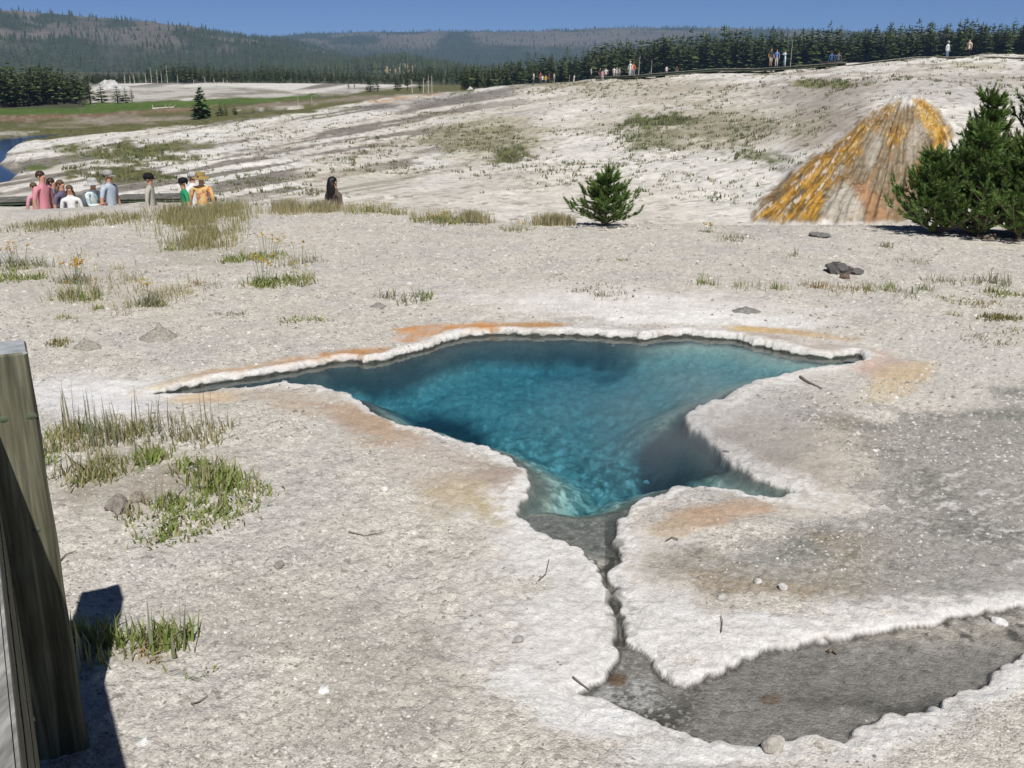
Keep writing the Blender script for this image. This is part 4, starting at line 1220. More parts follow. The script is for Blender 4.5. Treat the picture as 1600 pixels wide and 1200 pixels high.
for (dx, dy, h_px, w_px, ln_, sd_) in [(-40, 0, 168, 80, -.08, 811), (50, .3, 262, 100, .03, 812), (-90, .15, 120, 74, -.1, 813), (120, 0, 250, 105, .08, 814), (5, -.25, 150, 90, 0, 815), (85, -.3, 190, 95, .02, 816), (-12, .5, 214, 60, -.03, 817)]:
    sg, sh = young_pine(h_px * s_, w_px * s_, 9, 8, sd_, lean=(ln_, 0), top_len=.13, side=9)
    o = np.array((dx * s_, dy, 0))
    segs += [(np.array(a) + o, np.array(b) + o, c, d_) for a, b, c, d_ in sg]; shoots += [(a + o, b, c, t) for a, b, c, t in sh]
needle_tree('pine_thicket', P_, segs, shoots, 44, 820, .060, .0062, 'large dark green pine bush in front of the orange runoff')

# ------------------------------------------------------------------ grasses and flowers on the flat
M_GRASS = attr_mat('grass_blades', .7, .2, .25)
def blade_arrays(base, n, hgt, spread, seed, bend=.5, width=.004, cols=((.10, .15, .035), (.22, .20, .08)), hvar=.72, stiff=False):
    """Curved blades, three segments each."""
    g = np.random.default_rng(seed)
    a = g.uniform(0, 6.283, n); rr = spread * g.uniform(0, 1, n) ** .5 * g.uniform(.75, 1.35, n)
    ox = np.stack([np.cos(a) * rr, np.sin(a) * rr, np.zeros(n)], 1)
    if spread > .03:                                  # blades gather in small bunches
        kb = max(3, n // 7); bc = ox[:kb]; w_ = g.integers(0, kb, n)
        ox = bc[w_] + g.normal(0, .014 + spread * .10, (n, 3)) * np.array((1, 1, 0))
    out = a + g.normal(0, .7, n)
    d = np.stack([np.cos(out), np.sin(out), np.zeros(n)], 1)
    h = hgt * g.uniform(1 - hvar, 1 + hvar * .6, n); bd = bend * g.uniform(.2, 1.3, n)
    w = width * g.uniform(.7, 1.4, n); side = np.stack([-np.sin(out + .6), np.cos(out + .6), np.zeros(n)], 1)
    V = []
    for t, wf in ((0, 1.0), (.45, .85), (1, .0)):
        c = ox + d * (h * bd * t ** 1.8)[:, None] + np.array((0, 0, 1.0)) * (h * (t - .25 * bd * t * t))[:, None]
        V.append(c - side * (w * wf)[:, None]); V.append(c + side * (w * wf)[:, None])
    V = np.stack(V, 1)                           # n,6,3
    f = np.array([(0, 1, 3), (0, 3, 2), (2, 3, 4)])
    Fc = (f[None] + (np.arange(n) * 6)[:, None, None]).reshape(-1, 3)
    mixf = g.uniform(0, 1, n)[:, None]
    c = np.array(cols[0]) * (1 - mixf) + np.array(cols[1]) * mixf
    dead = g.uniform(0, 1, n)[:, None] < .16
    c = np.where(dead, np.array((.40, .34, .20)), c)
    c = c * g.uniform(.75, 1.25, n)[:, None]
    return V.reshape(-1, 3) + np.array(base), Fc, np.repeat(c, 6, 0)
def join(arrs):
    Vs, Fs, Cs = [], [], []; o = 0
    for V, Fc, Cc in arrs:
        Vs.append(V); Fs.append(Fc + o); Cs.append(Cc); o += len(V)
    return np.vstack(Vs), np.vstack(Fs), np.vstack(Cs)
def octa(n, c, r, seed, col, squash=1.0, jit=.35):
    """n small faceted lumps round centres c with radii r."""
    g = np.random.default_rng(seed)
    u = np.array([(1, 0, 0), (0, 1, 0), (-1, 0, 0), (0, -1, 0), (0, 0, 1), (0, 0, -1)], float)
    f = np.array([(0, 1, 4), (1, 2, 4), (2, 3, 4), (3, 0, 4), (1, 0, 5), (2, 1, 5), (3, 2, 5), (0, 3, 5)])
    rot = g.uniform(0, 6.28, n); cc, ss = np.cos(rot), np.sin(rot)
    U = u[None] * g.uniform(1 - jit, 1 + jit, (n, 6, 1))
    X = U[..., 0] * cc[:, None] - U[..., 1] * ss[:, None]; Y = U[..., 0] * ss[:, None] + U[..., 1] * cc[:, None]
    st = g.uniform(.75, 1.4, (n, 1))
    V = np.stack([X * st, Y / st, U[..., 2] * squash], 2) * np.asarray(r)[:, None, None] + np.asarray(c)[:, None]
    Fc = (f[None] + (np.arange(n) * 6)[:, None, None]).reshape(-1, 3)
    return V.reshape(-1, 3), Fc, np.repeat(np.broadcast_to(col, (n, 3)), 6, 0)
GREEN = ((.17, .25, .055), (.32, .34, .12)); DRY = ((.36, .32, .17), (.48, .43, .27)); OLIVE = ((.20, .225, .08), (.37, .31, .16)); SAGE = ((.21, .24, .14), (.33, .33, .24)); RUST = ((.27, .23, .09), (.40, .27, .13))
ground_name_count = {}
def tuft(name, px, py, label, cat, parts, group=None, D0=1.5, flowers=None, stalks=None):
    """A plant at a photograph pixel. parts: (n, height, spread, dx, dy, bend, colours, width) with lengths in metres."""
    P = near_hit(px, py)
    arrs = []
    for i, (n, h, sp_, dx, dy, bend, cl, w) in enumerate(parts):
        h *= .70; sp_ *= 1.22; w *= .85; n = int(n * .85)
        zz = float(hz(P.x + dx, P.y + dy)) - P.z - .004
        arrs.append(blade_arrays((dx, dy, zz), n, h, sp_, seed_of(px, py, i), bend, w, cl))
    o = None
    for V, Fc, Cc in arrs:
        me = np_mesh(name, V, Fc); set_col(me, 'Col', np.clip(Cc, .005, .8))
        if o is None:
            o = empty(name, P); tag(o, label, cat, group)
        tag(link('leaf_clump', me, M_GRASS, o), kind='stuff')
    gg = np.random.default_rng(seed_of(px, py, 'f'))
    if stalks:
        n, h, sp_, cl = stalks
        V, Fc, Cc = blade_arrays((0, 0, 0), n, h, sp_, int(gg.integers(9999)), .12, .0045, cl, .45)
        sm = np_mesh('seed_stalk', V, Fc); set_col(sm, 'Col', Cc); tag(link('seed_stalk', sm, M_GRASS, o), kind='stuff')
    if flowers:
        n, h, sp_, col, rad = flowers
        a = gg.uniform(0, 6.28, n); rr = sp_ * np.sqrt(gg.uniform(0, 1, n)); hh_ = h * gg.uniform(.75, 1.15, n)
        c = np.stack([np.cos(a) * rr, np.sin(a) * rr, hh_], 1)
        V, Fc, Cc = octa(n * 3, np.repeat(c, 3, 0) + gg.normal(0, rad * .8, (n * 3, 3)), rad * gg.uniform(.6, 1.2, n * 3), int(gg.integers(9999)), np.array(col), .6)
        fm = np_mesh('flower_head', V, Fc); set_col(fm, 'Col', Cc); tag(link('flower_head', fm, M_FLOWER, o), kind='stuff')
        st = []
        for q in range(n):
            st.append(((c[q, 0] * .5, c[q, 1] * .5, 0), tuple(c[q]), .0025, .002))
        tag(link('stem', tubes_mesh('flower_stem', st, 3), M_STEM, o), kind='stuff')
    return o
M_FLOWER = attr_mat('flower_petals', .6, .2, .2)
M_STEM = simple_mat('plant_stem', (.17, .20, .10), .8)
YEL = (.62, .40, .03); GOLD = (.60, .34, .03)
# big tall grass stand
def stand(name, label, outline_px, n, h, cols, seed, D0=6, mixes=None, kind='stuff', w=.004, bend=.35):
    """A grass stand spread over an outlined piece of ground: one mass of blades."""
    g = np.random.default_rng(seed)
    W = np.array([near_hit(px, py)[:2] for px, py in outline_px])
    lo, hi = W.min(0), W.max(0); pts = np.zeros((0, 2))
    while len(pts) < n:
        q = g.uniform(lo, hi, (n * 3, 2)); dd = sdist(q[:, 0], q[:, 1], W) + (fbm(q[:, 0] / .5, q[:, 1] / .5, seed, 3) - .5) * .9
        pr = sstep(.1, -.5, dd) * sstep(.30, .62, fbm(q[:, 0] / .35, q[:, 1] / .5, seed + 1, 3)); q = q[g.uniform(0, 1, len(q)) < pr + .02 * (dd < .2)]
        pts = np.vstack([pts, q])
    pts = pts[:n]
    c = pts.mean(0)
    V, Fc, Cc = blade_arrays((0, 0, 0), n, h, .001, seed + 2, bend, w, cols, .6)
    off = np.stack([pts[:, 0], pts[:, 1], hz(pts[:, 0], pts[:, 1]) - .005], 1)
    V = V.reshape(n, 6, 3) + off[:, None]
    me = np_mesh(name, V.reshape(-1, 3), Fc); set_col(me, 'Col', np.clip(Cc, .005, .8))
    return tag(link(name, me, M_GRASS), label, None, None, kind)
stand('dry_grass', 'tall olive and tan grass standing on the flat at the left', [(232,328),(300,318),(380,322),(412,340),(385,372),(350,390),(300,394),(265,388),(262,360)], 5000, .17, ((.24, .255, .10), (.44, .37, .20)), 901, w=.0036)
stand('dry_grass', 'sparse dry grass along the lip of the flat', [(410,338),(440,316),(520,306),(640,300),(760,316),(880,330),(900,344),(760,342),(700,336),(640,326),(560,322),(480,332)], 6000, .17, DRY, 911, w=.0035)
stand('dry_grass', 'thin dry grass near the people on the left', [(20,352),(80,338),(200,332),(330,338),(420,345),(380,352),(230,350),(120,360),(40,366)], 2200, .09, OLIVE, 921, w=.004)
stand('dry_grass', 'pale sparse grass on the left foreground of the flat', [(60,430),(130,400),(190,430),(300,440),(330,470),(240,490),(120,470)], 700, .10, DRY, 931, w=.0028)
flowering = [
 (30,418,'pale clump with golden flowers at the very left edge of the flat',[(260,.16,.22,0,0,.6,SAGE,.005),(160,.10,.16,.12,-.1,.7,GREEN,.005)],(12,.22,.24,GOLD,.013)),
 (8,440,'low green leafy clump below the golden flowers at the left edge',[(200,.10,.18,0,0,.8,GREEN,.006),(80,.10,.1,.25,.05,.7,GREEN,.006)],None),
 (118,442,'golden flowered plant with grey green leaves, upper one of a pair at the left',[(220,.13,.13,0,0,.6,SAGE,.005)],(16,.20,.15,GOLD,.014)),
 (128,466,'faded flowering clump below the golden flowered plant',[(240,.15,.16,0,0,.6,GREEN,.005),(120,.2,.2,-.1,.05,.7,DRY,.003)],(7,.19,.2,(.45,.28,.06),.010)),
 (230,478,'lanky grey green weed with one yellow flower head',[(120,.16,.10,0,0,.6,SAGE,.007),(60,.1,.06,.1,0,.6,GREEN,.008)],(3,.27,.06,YEL,.014)),
 (360,408,'flat green clump with few flowers at the right edge of the tall grass',[(200,.10,.16,0,0,.8,GREEN,.006),(80,.1,.12,.3,0,.7,SAGE,.005)],(4,.14,.2,YEL,.011)),
 (416,402,'tallest yellow flowers above a wide green clump',[(240,.10,.2,0,0,.8,GREEN,.006)],(12,.24,.22,YEL,.013)),
 (412,444,'dark green clump topped by several yellow flower heads',[(320,.12,.14,0,0,.8,GREEN,.006)],(13,.25,.16,YEL,.013)),
 (468,440,'green clump with pale stems right of the dark green one',[(260,.11,.17,0,0,.8,GREEN,.006),(60,.2,.15,0,0,.3,DRY,.003)],(5,.16,.15,YEL,.010)),
 (470,412,'grey twiggy clump with faded orange flower',[(160,.13,.2,0,0,.7,SAGE,.004),(60,.22,.22,0,0,.3,DRY,.003)],(3,.22,.15,(.5,.28,.05),.012)),
 (1106,362,'small yellow flowered plant by the orange runoff',[(90,.07,.07,0,0,.7,SAGE,.004)],(7,.12,.08,YEL,.012)),
 (585,322,'low cushion of yellow green flowers on the lip',[(420,.10,.32,0,0,.8,((.22,.24,.05),(.30,.28,.06)),.006)],(30,.12,.32,YEL,.010)),
 (687,344,'domed yellow green cushion plant alone near the lip',[(520,.11,.26,0,0,.9,((.20,.23,.07),(.26,.26,.09)),.006)],(34,.125,.24,YEL,.009)),
 (810,360,'scraggy plant with pale gold flowers at the lip, left of the young pine',[(120,.11,.15,0,0,.6,OLIVE,.004)],(8,.13,.16,GOLD,.010)),
]
for px, py, lab, parts, fl in flowering:
    tuft('flowering_plant', px, py, lab, 'plant', parts, 'yellow flowering plants on the flat', 4, fl)
plants = [
 (275,462,'faint dry grey tuft left of centre between weeds',[(90,.11,.14,0,0,.7,DRY,.003)]),
 (300,447,'dry brownish tuft beside two pebbles on the left flat',[(90,.10,.12,0,0,.7,RUST,.003)]),
 (152,484,'tiny green seedling at the head of a low ridge',[(50,.07,.05,0,0,.6,GREEN,.004)]),
 (93,537,'olive round tuft beside the low bare mound, above the post',[(180,.075,.06,0,0,.8,((.18,.17,.05),(.26,.22,.08)),.004)]),
 (200,485,'pale skeletal grey tuft in the left of the flat',[(90,.15,.2,0,0,.5,DRY,.0028)]),
 (100,500,'low green sprig between pebbles on the left flat',[(60,.06,.07,0,0,.7,GREEN,.004)]),
 (365,490,'dark mat of dead twigs on the bare gravel',[(90,.05,.14,0,0,1.3,((.14,.11,.09),(.22,.18,.14)),.004)]),
 (464,503,'flat green sprig on the gravel above the spring',[(110,.07,.16,0,0,1.1,GREEN,.006)]),
 (640,470,'leafy grey green cluster with brown heads above the spring',[(110,.11,.14,0,0,.6,SAGE,.006),(50,.13,.1,-.2,.1,.5,((.18,.14,.10),(.2,.17,.1)),.005)]),
 (668,468,'narrow green sprig right of the leafy cluster',[(50,.11,.05,0,0,.5,GREEN,.006)]),
 (935,460,'brown spreading weed above the far shore',[(120,.08,.2,0,0,1.0,((.20,.17,.10),(.26,.22,.14)),.004)]),
 (958,468,'dead curled weed beside the brown spreading one',[(80,.06,.16,0,0,1.1,((.16,.14,.11),(.24,.21,.16)),.004)]),
 (975,406,'tiny tuft alone on bare gravel below the young pine',[(60,.06,.05,0,0,.6,OLIVE,.004)]),
 (1104,446,'upright green grass at the left end of the row beyond the spring',[(60,.16,.08,0,0,.35,GREEN,.0035)]),
 (1140,452,'sparse upright stalks in the row beyond the spring, second from its left end',[(40,.15,.2,0,0,.3,DRY,.003)]),
 (1185,450,'sparse mixed stalks in the middle of the row beyond the spring',[(60,.14,.2,0,0,.35,OLIVE,.0032)]),
 (1212,454,'short thick tuft ending the stalk row beyond the spring',[(60,.12,.06,0,0,.4,GREEN,.0035)]),
 (1275,448,'reddish dry tuft below the dark rocks',[(90,.12,.12,0,0,.5,RUST,.0035)]),
 (1318,455,'rusty clump right below the dark rocks',[(110,.12,.18,0,0,.5,RUST,.0035)]),
 (1375,452,'green and rust tuft with pale pebbles right of the dark rocks',[(120,.12,.16,0,0,.5,GREEN,.0035),(60,.1,.16,-.2,0,.5,RUST,.003)]),
 (1425,458,'wide low green tuft between the rusty clump and the right tufts',[(110,.10,.2,0,0,.7,SAGE,.004)]),
 (1445,452,'thin upright sprig behind the wide low tuft',[(40,.13,.05,0,0,.4,GREEN,.003)]),
 (1155,374,'feathery green weed with pale tips below the orange runoff',[(130,.13,.18,0,0,.8,SAGE,.004),(60,.05,.16,0,0,1.0,GREEN,.005)]),
 (1238,400,'flat green sprig with one upright stem, below the orange runoff',[(90,.05,.2,0,0,1.2,GREEN,.005),(8,.17,.02,.03,0,.2,SAGE,.004)]),
 (1380,386,'small upright green weed below the pine bush shadow',[(70,.11,.06,0,0,.5,SAGE,.005)]),
 (1415,408,'pale dry spreading tuft between the dark rocks and the pine bush',[(100,.10,.16,0,0,.6,DRY,.003)]),
 (1490,440,'green tuft in the loose band at the right, farthest one',[(100,.11,.2,0,0,.7,SAGE,.004)]),
 (1555,440,'tall feathery tuft in the right band of tufts',[(140,.17,.18,0,0,.5,SAGE,.004)]),
 (1562,462,'bright green leafy clump in the right band of tufts',[(150,.09,.14,0,0,.8,GREEN,.006)]),
 (1500,470,'low olive pad nearest the smooth white ground at right',[(120,.05,.14,0,0,1.0,GREEN,.005),(60,.06,.1,.3,-.2,.8,RUST,.004)]),
 (1530,478,'dry rusty pad below the bright green clump',[(100,.06,.12,0,0,.9,RUST,.004)]),
 (1492,494,'single thin sprig left of the two round tufts',[(40,.07,.05,0,0,.7,OLIVE,.004)]),
 (1552,498,'round olive tuft, left one of two side by side',[(170,.07,.09,0,0,.8,((.16,.16,.05),(.24,.2,.08)),.005)]),
 (1576,500,'round olive tuft, right one of two side by side',[(180,.07,.1,0,0,.8,((.16,.16,.05),(.24,.2,.08)),.005)]),
 (1585,526,'low spreading green pad with pale pebbles at the right edge',[(200,.05,.22,0,0,1.1,GREEN,.005),(80,.05,.12,-.35,-.15,1.0,SAGE,.005)]),
 (275,390,'dense green foot of the tall grass, nearest the viewer',[(160,.08,.13,0,0,.8,GREEN,.006)]),
 (735,336,'lavender grey bush on the lip',[(160,.12,.14,0,0,.6,((.18,.18,.20),(.24,.24,.25)),.005)]),
 (718,352,'dark twig heap behind the domed cushion plant',[(90,.07,.3,.2,0,1.2,((.10,.09,.08),(.18,.15,.12)),.004)]),
]
for px, py, lab, parts in plants:
    tuft('grass_tuft', px, py, lab, 'plant', parts, 'small tufts and weeds on the flat', 4)
# the patch below the left end of the spring: separate clumps
LOWER = [
 (80,718,'short bright green tuft hard against the wooden post',[(90,.10,.08,0,0,.6,GREEN,.0045)],None),
 (130,690,'dense green and brown clump next to the post, back of the patch',[(380,.14,.17,0,0,.5,OLIVE,.004),(150,.12,.14,-.06,.06,.5,GREEN,.005)],(26,.30,.18,SAGE)),
 (150,742,'brownish clump at the front left of the patch',[(320,.14,.14,0,0,.6,OLIVE,.004),(120,.10,.1,.1,0,.6,GREEN,.004)],(8,.22,.14,DRY)),
 (205,682,'olive mossy clump at the back of the patch, below the white crust',[(260,.11,.12,0,0,.6,OLIVE,.004)],(16,.26,.16,SAGE)),
 (243,722,'bright green upright clump in the middle of the patch',[(170,.12,.07,0,0,.5,GREEN,.0055)],(3,.2,.08,SAGE)),
 (270,680,'thin grey stalk clump at the back right of the patch',[(110,.11,.16,0,0,.5,SAGE,.004)],(14,.25,.2,SAGE)),
 (318,690,'tawny stalk clump at the upper right corner of the patch',[(170,.13,.13,0,0,.5,OLIVE,.004)],(10,.2,.14,DRY)),
 (305,735,'leafy green clump right of the middle of the patch',[(150,.11,.09,0,0,.7,GREEN,.0055)],None),
 (332,760,'tallest lush green clump at the right of the patch',[(300,.15,.11,0,0,.6,GREEN,.0055),(90,.12,.1,.12,-.04,.6,GREEN,.005)],(6,.2,.1,DRY)),
 (380,778,'low green runner ending in thin stalks at the far right of the patch',[(200,.07,.12,0,0,.8,GREEN,.005)],(8,.16,.12,DRY)),
 (265,790,'small green sprig on bare soil in the middle of the patch',[(70,.09,.05,0,0,.6,GREEN,.006)],(1,.16,.02,((.08,.08,.05),(.1,.1,.06)))),
 (225,800,'long thin stalks beside the half buried rock',[(90,.09,.10,0,0,.6,OLIVE,.004)],(3,.26,.06,SAGE)),
 (285,815,'broad low green clump at the front of the patch',[(420,.07,.20,0,0,.7,GREEN,.0055)],None),
 (275,835,'foremost leafy green clump of the patch',[(220,.06,.10,0,0,.8,GREEN,.006)],None),
 (325,800,'small dark green clump right of the broad low one',[(120,.06,.08,0,0,.8,GREEN,.0055)],None),
 (128,758,'tiny thin sprig left of the half buried rock',[(30,.06,.02,0,0,.5,GREEN,.004)],None),
 (265,1010,'bright green tuft with rusty base standing alone near the post shadow',[(180,.12,.06,0,0,.6,GREEN,.005),(80,.06,.08,-.02,-.02,1.0,RUST,.005)],(8,.19,.08,SAGE)),
 (215,1005,'thin green tuft at the edge of the post shadow',[(110,.12,.05,0,0,.5,GREEN,.0045)],(5,.17,.05,SAGE)),
 (140,1020,'dark tuft standing inside the post shadow',[(200,.14,.10,0,0,.5,GREEN,.005)],(6,.2,.09,SAGE)),
 (112,1000,'slim tuft between the post and its shadow',[(70,.12,.05,0,0,.5,GREEN,.005)],None),
 (305,1050,'few fallen blades on the gravel right of the post shadow',[(20,.06,.08,0,0,1.4,GREEN,.004)],None),
]
for px, py, lab, parts, st in LOWER:
    tuft('grass_clump', px, py, lab, 'plant', parts, None, 1.5, None, st)

# ------------------------------------------------------------------ gravel, stones, twigs
M_STONE = attr_mat('gravel_stone', .9, .2)
g = np.random.default_rng(21)
def scatter_pebbles(n, r_lo, r_hi, sz_lo, sz_hi, seed, name, label):
    g = np.random.default_rng(seed)
    az = g.uniform(-.62, .62, n * 2)
    th0, th1 = math.atan(CAM_Z / r_hi), math.atan(CAM_Z / r_lo)
    r = CAM_Z / np.tan(g.uniform(th0, th1, n * 2))
    x, y = r * np.sin(az), r * np.cos(az)
    s = sdist(x, y, WET)
    px, py = project(x, y, np.full(x.shape, .03))
    dens = sstep(.06, .55, s + (fbm(x / .4, y / .4, seed, 3) - .5) * .5) * (.35 + .65 * sstep(.4, .62, fbm(x / .6, y / .6, seed + 1, 3)))
    white = np.zeros(len(x))
    for (bx, by, rx, ry, tl, c, st) in BLOBS:
        if st < .85: continue
        white = np.maximum(white, sstep(1.2, .6, np.hypot((px - bx) / rx, (py - by) / ry)))
    dens *= 1 - .9 * white
    dens *= 1 - .55 * (sdist(px, py, GREY) < 0)
    dens = np.maximum(dens, .5 * (sdist(px, py, [(1200,1200),(1330,1170),(1480,1120),(1600,1060),(1700,1000),(1700,1300),(1200,1300)]) < 0))
    keep = g.uniform(0, 1, len(x)) < dens
    x, y, r = x[keep][:n], y[keep][:n], r[keep][:n]; m = len(x)
    sz = sz_lo * (sz_hi / sz_lo) ** (g.uniform(0, 1, m) ** 2.2) * (.7 + r / 9)
    c = np.stack([x, y, hz(x, y) + sz * .12], 1)
    t = g.uniform(0, 1, m)
    col = np.where((t < .38)[:, None], np.array((.54, .515, .47)), np.where((t < .75)[:, None], np.array((.40, .375, .33)), np.where((t < .96)[:, None], np.array((.24, .22, .195)), np.array((.66, .65, .62))))) * g.uniform(.8, 1.15, m)[:, None]
    V, Fc, Cc = octa(m, c, sz, seed + 3, col, .55); Fc = Fc.reshape(m, 8, 3)[:, :4].reshape(-1, 3)   # the upper facets; the rest is bedded in the ground
    V = V.reshape(m, 6, 3); V[:, :4, 2] -= (sz * .3)[:, None]; V = V.reshape(-1, 3)
    me = np_mesh(name, V, Fc); set_col(me, 'Col', np.clip(Cc, .02, .8))
    return tag(link(name, me, M_STONE), label, None, None, 'stuff')
scatter_pebbles(15000, 5.5, 14.6, .005, .015, 971, 'gravel', 'coarser grey chips scattered over the back of the flat')
scatter_pebbles(42000, 2.4, 14.8, .003, .011, 951, 'gravel', 'loose pale and grey pebbles strewn over the sinter flat')

def rock_mesh(name, rx, ry, rz, seed, sub=3, rough=.3, cracks=0.0):
    bm = bmesh.new(); bmesh.ops.create_icosphere(bm, subdivisions=sub, radius=1.0)
    P = np.array([v.co[:] for v in bm.verts])
    n = fbm(P[:, 0] * 1.6 + seed, P[:, 1] * 1.6 + P[:, 2] * 1.3, seed, 4) - .5
    f2 = np.round((fbm(P[:, 0] * 2.2 + 7, P[:, 2] * 2.2 + P[:, 1], seed + 4, 2)) * 5) / 5 - .5
    k = 1 + n * rough * 2 + f2 * rough * .8
    for v, kk in zip(bm.verts, k):
        v.co = Vector((v.co.x * rx * kk, v.co.y * ry * kk, max(v.co.z, -.55) * rz * kk))
    me = bpy.data.meshes.new(name); bm.to_mesh(me); bm.free()
    return me
def stone(px, py, rx, ry, rz, col, label, seed, name='stone', cat='stone', rough=.3, D0=1.5, sub=3):
    P = hit(px, py, D0)
    o = link(name, rock_mesh(name, rx, ry, rz, seed, sub, rough), simple_mat('stone_surface', col, .9, .35, 30, bump=.4))
    o.location = P + Vector((0, ry * .6, rz * .3)); o.rotation_euler = (0, 0, seed * 1.3)
    return tag(o, label, cat)
stone(1212,1176,.040,.032,.030,(.42,.39,.34),'rounded grey stone on the near white crust of the runoff hollow',1001)
stone(183,800,.058,.05,.05,(.24,.21,.18),'half buried dark grey rock in the grass patch by the post',1002,'rock','rock',.4)
stone(212,785,.036,.034,.03,(.26,.22,.18),'cracked brown lump leaning on the half buried rock',1003,'rock','rock',.5)
stone(1312,428,.16,.11,.085,(.11,.105,.10),'largest dark rock of the cluster on the right flat',1004,'rock','rock',.45,6)
stone(1336,429,.10,.09,.055,(.12,.11,.10),'smaller dark rock right of the largest dark one',1005,'rock','rock',.5,6)
stone(1322,436,.06,.05,.035,(.16,.11,.08),'brown little rock in front of the dark pair',1006,'rock','rock',.4,6)
stone(1283,370,.15,.10,.035,(.17,.165,.155),'flat grey slab below the foot of the orange runoff',1007,'rock','rock',.4,6)
stone(1548,374,.09,.07,.045,(.30,.24,.17),'tan rock at the foot of the pine bush',1008,'rock','rock',.4,6)
stone(435,887,.026,.02,.016,(.26,.24,.21),'dark pebble alone on the gravel below the green patch',1009)
stone(505,1084,.022,.02,.014,(.74,.73,.71),'bright white pebble on the near gravel',1010)
stone(222,1166,.020,.017,.012,(.74,.73,.71),'white pebble beside the end of the post shadow',1011)
stone(1010,756,.018,.016,.012,(.6,.58,.55),'pale pebble on the crust by the near shore',1012)
stone(810,1004,.024,.020,.014,(.36,.34,.31),'grey pebble in the white crust left of the channel',1013)
stone(1130,938,.022,.02,.016,(.44,.42,.39),'pale grey stone on the damp apron, left one of three',1014)
stone(1185,912,.018,.016,.014,(.5,.48,.45),'pale grey stone on the damp apron, middle one of three',1015)
stone(1224,921,.020,.018,.015,(.55,.53,.5),'pale grey stone on the damp apron, right one of three',1016)
stone(1563,978,.030,.022,.02,(.72,.71,.69),'white stone on the edge of the runoff hollow at right',1017)
stone(600,768,.022,.02,.016,(.66,.64,.6),'white lump of crust on the gravel left of the tan stain',1018)
def mound(px, py, w_px, h_px, label, seed, D0=4, col=(.30, .275, .235)):
    P = hit(px, py, D0); s_ = math.hypot(P.x, P.y) / F
    o = link('earth_mound', lump_mesh('earth_mound', w_px * s_ * .5, w_px * s_ * .42, h_px * s_, seed, 16, 28, .9, .25), simple_mat('mound_gravel', col, .95, .4, 60, bump=.8))
    o.location = P + Vector((0, w_px * s_ * .2, 0)); return tag(o, label, 'mound')
mound(246, 531, 58, 20, 'pointed little gravel mound above the left arm of the spring', 41)
mound(133, 545, 42, 15, 'rounded gravel mound beside the olive tuft', 42)
mound(1168, 490, 46, 9, 'flat heap of grey debris on the white ground behind the spring', 43, 6, (.22, .21, .19))
mound(590, 480, 26, 6, 'tiny dark gravel bump above the spring', 44, 6, (.24, .22, .2))
M_TWIG = simple_mat('dead_twig', (.19, .155, .12), .9, .3, 40)
def twig(pts, r, label, name='twig', cat='twig', mat=None, D0=2, lift=.01):
    Q = [near_hit(px, py) for px, py in pts]; r = r * (.62 if r < .0095 else .85)
    o0 = Q[0].copy()
    Q = [q - o0 + Vector((0, 0, lift)) for q in Q]
    segs = [(Q[i], Q[i + 1], r * (1 - .6 * i / len(Q)), r * (1 - .6 * (i + 1) / len(Q))) for i in range(len(Q) - 1)]
    o = link(name, tubes_mesh(name, segs, 5, True), mat or M_TWIG); o.location = o0
    return tag(o, label, cat)
twig([(1250,589),(1262,597),(1284,608)], .010, 'grey stick lying on the right bank of the spring', 'stick', 'stick')
twig([(1316,551),(1326,553),(1338,559),(1345,563)], .014, 'dark branch stub curling over the right tip of the spring', 'branch', 'stick', simple_mat('wet_wood', (.05, .05, .045), .7))
twig([(1336,560),(1330,565),(1318,561)], .012, 'short dark driftwood below the branch stub at the right tip', 'branch', 'stick', simple_mat('wet_driftwood', (.05, .05, .045), .7))
twig([(545,832),(570,837),(600,832)], .005, 'curved dead twig on the gravel left of the white crust')
twig([(842,900),(853,890),(858,868)], .005, 'thin rusty twig on the white crust by the channel')
twig([(90,888),(104,872),(120,866)], .006, 'dark forked twig right of the wooden post')
twig([(1010,700),(1130,697),(1140,699)][1:], .006, 'short brown twig at the edge of the peninsula')
twig([(1128,980),(1129,962),(1127,955)], .004, 'upright thin straw on the white crust near the pond')
twig([(1060,838),(1050,836),(1040,840)], .006, 'dark twig by the damp apron edge')
twig([(895,1050),(910,1058),(922,1060)], .005, 'rust brown twig at the mouth of the runoff hollow')
twig([(1296,1000),(1302,997),(1310,1003)], .010, 'dark bark flake on the white edge of the runoff hollow')
twig([(300,1105),(312,1098),(325,1090)], .005, 'thin twig on the gravel near the bottom left')

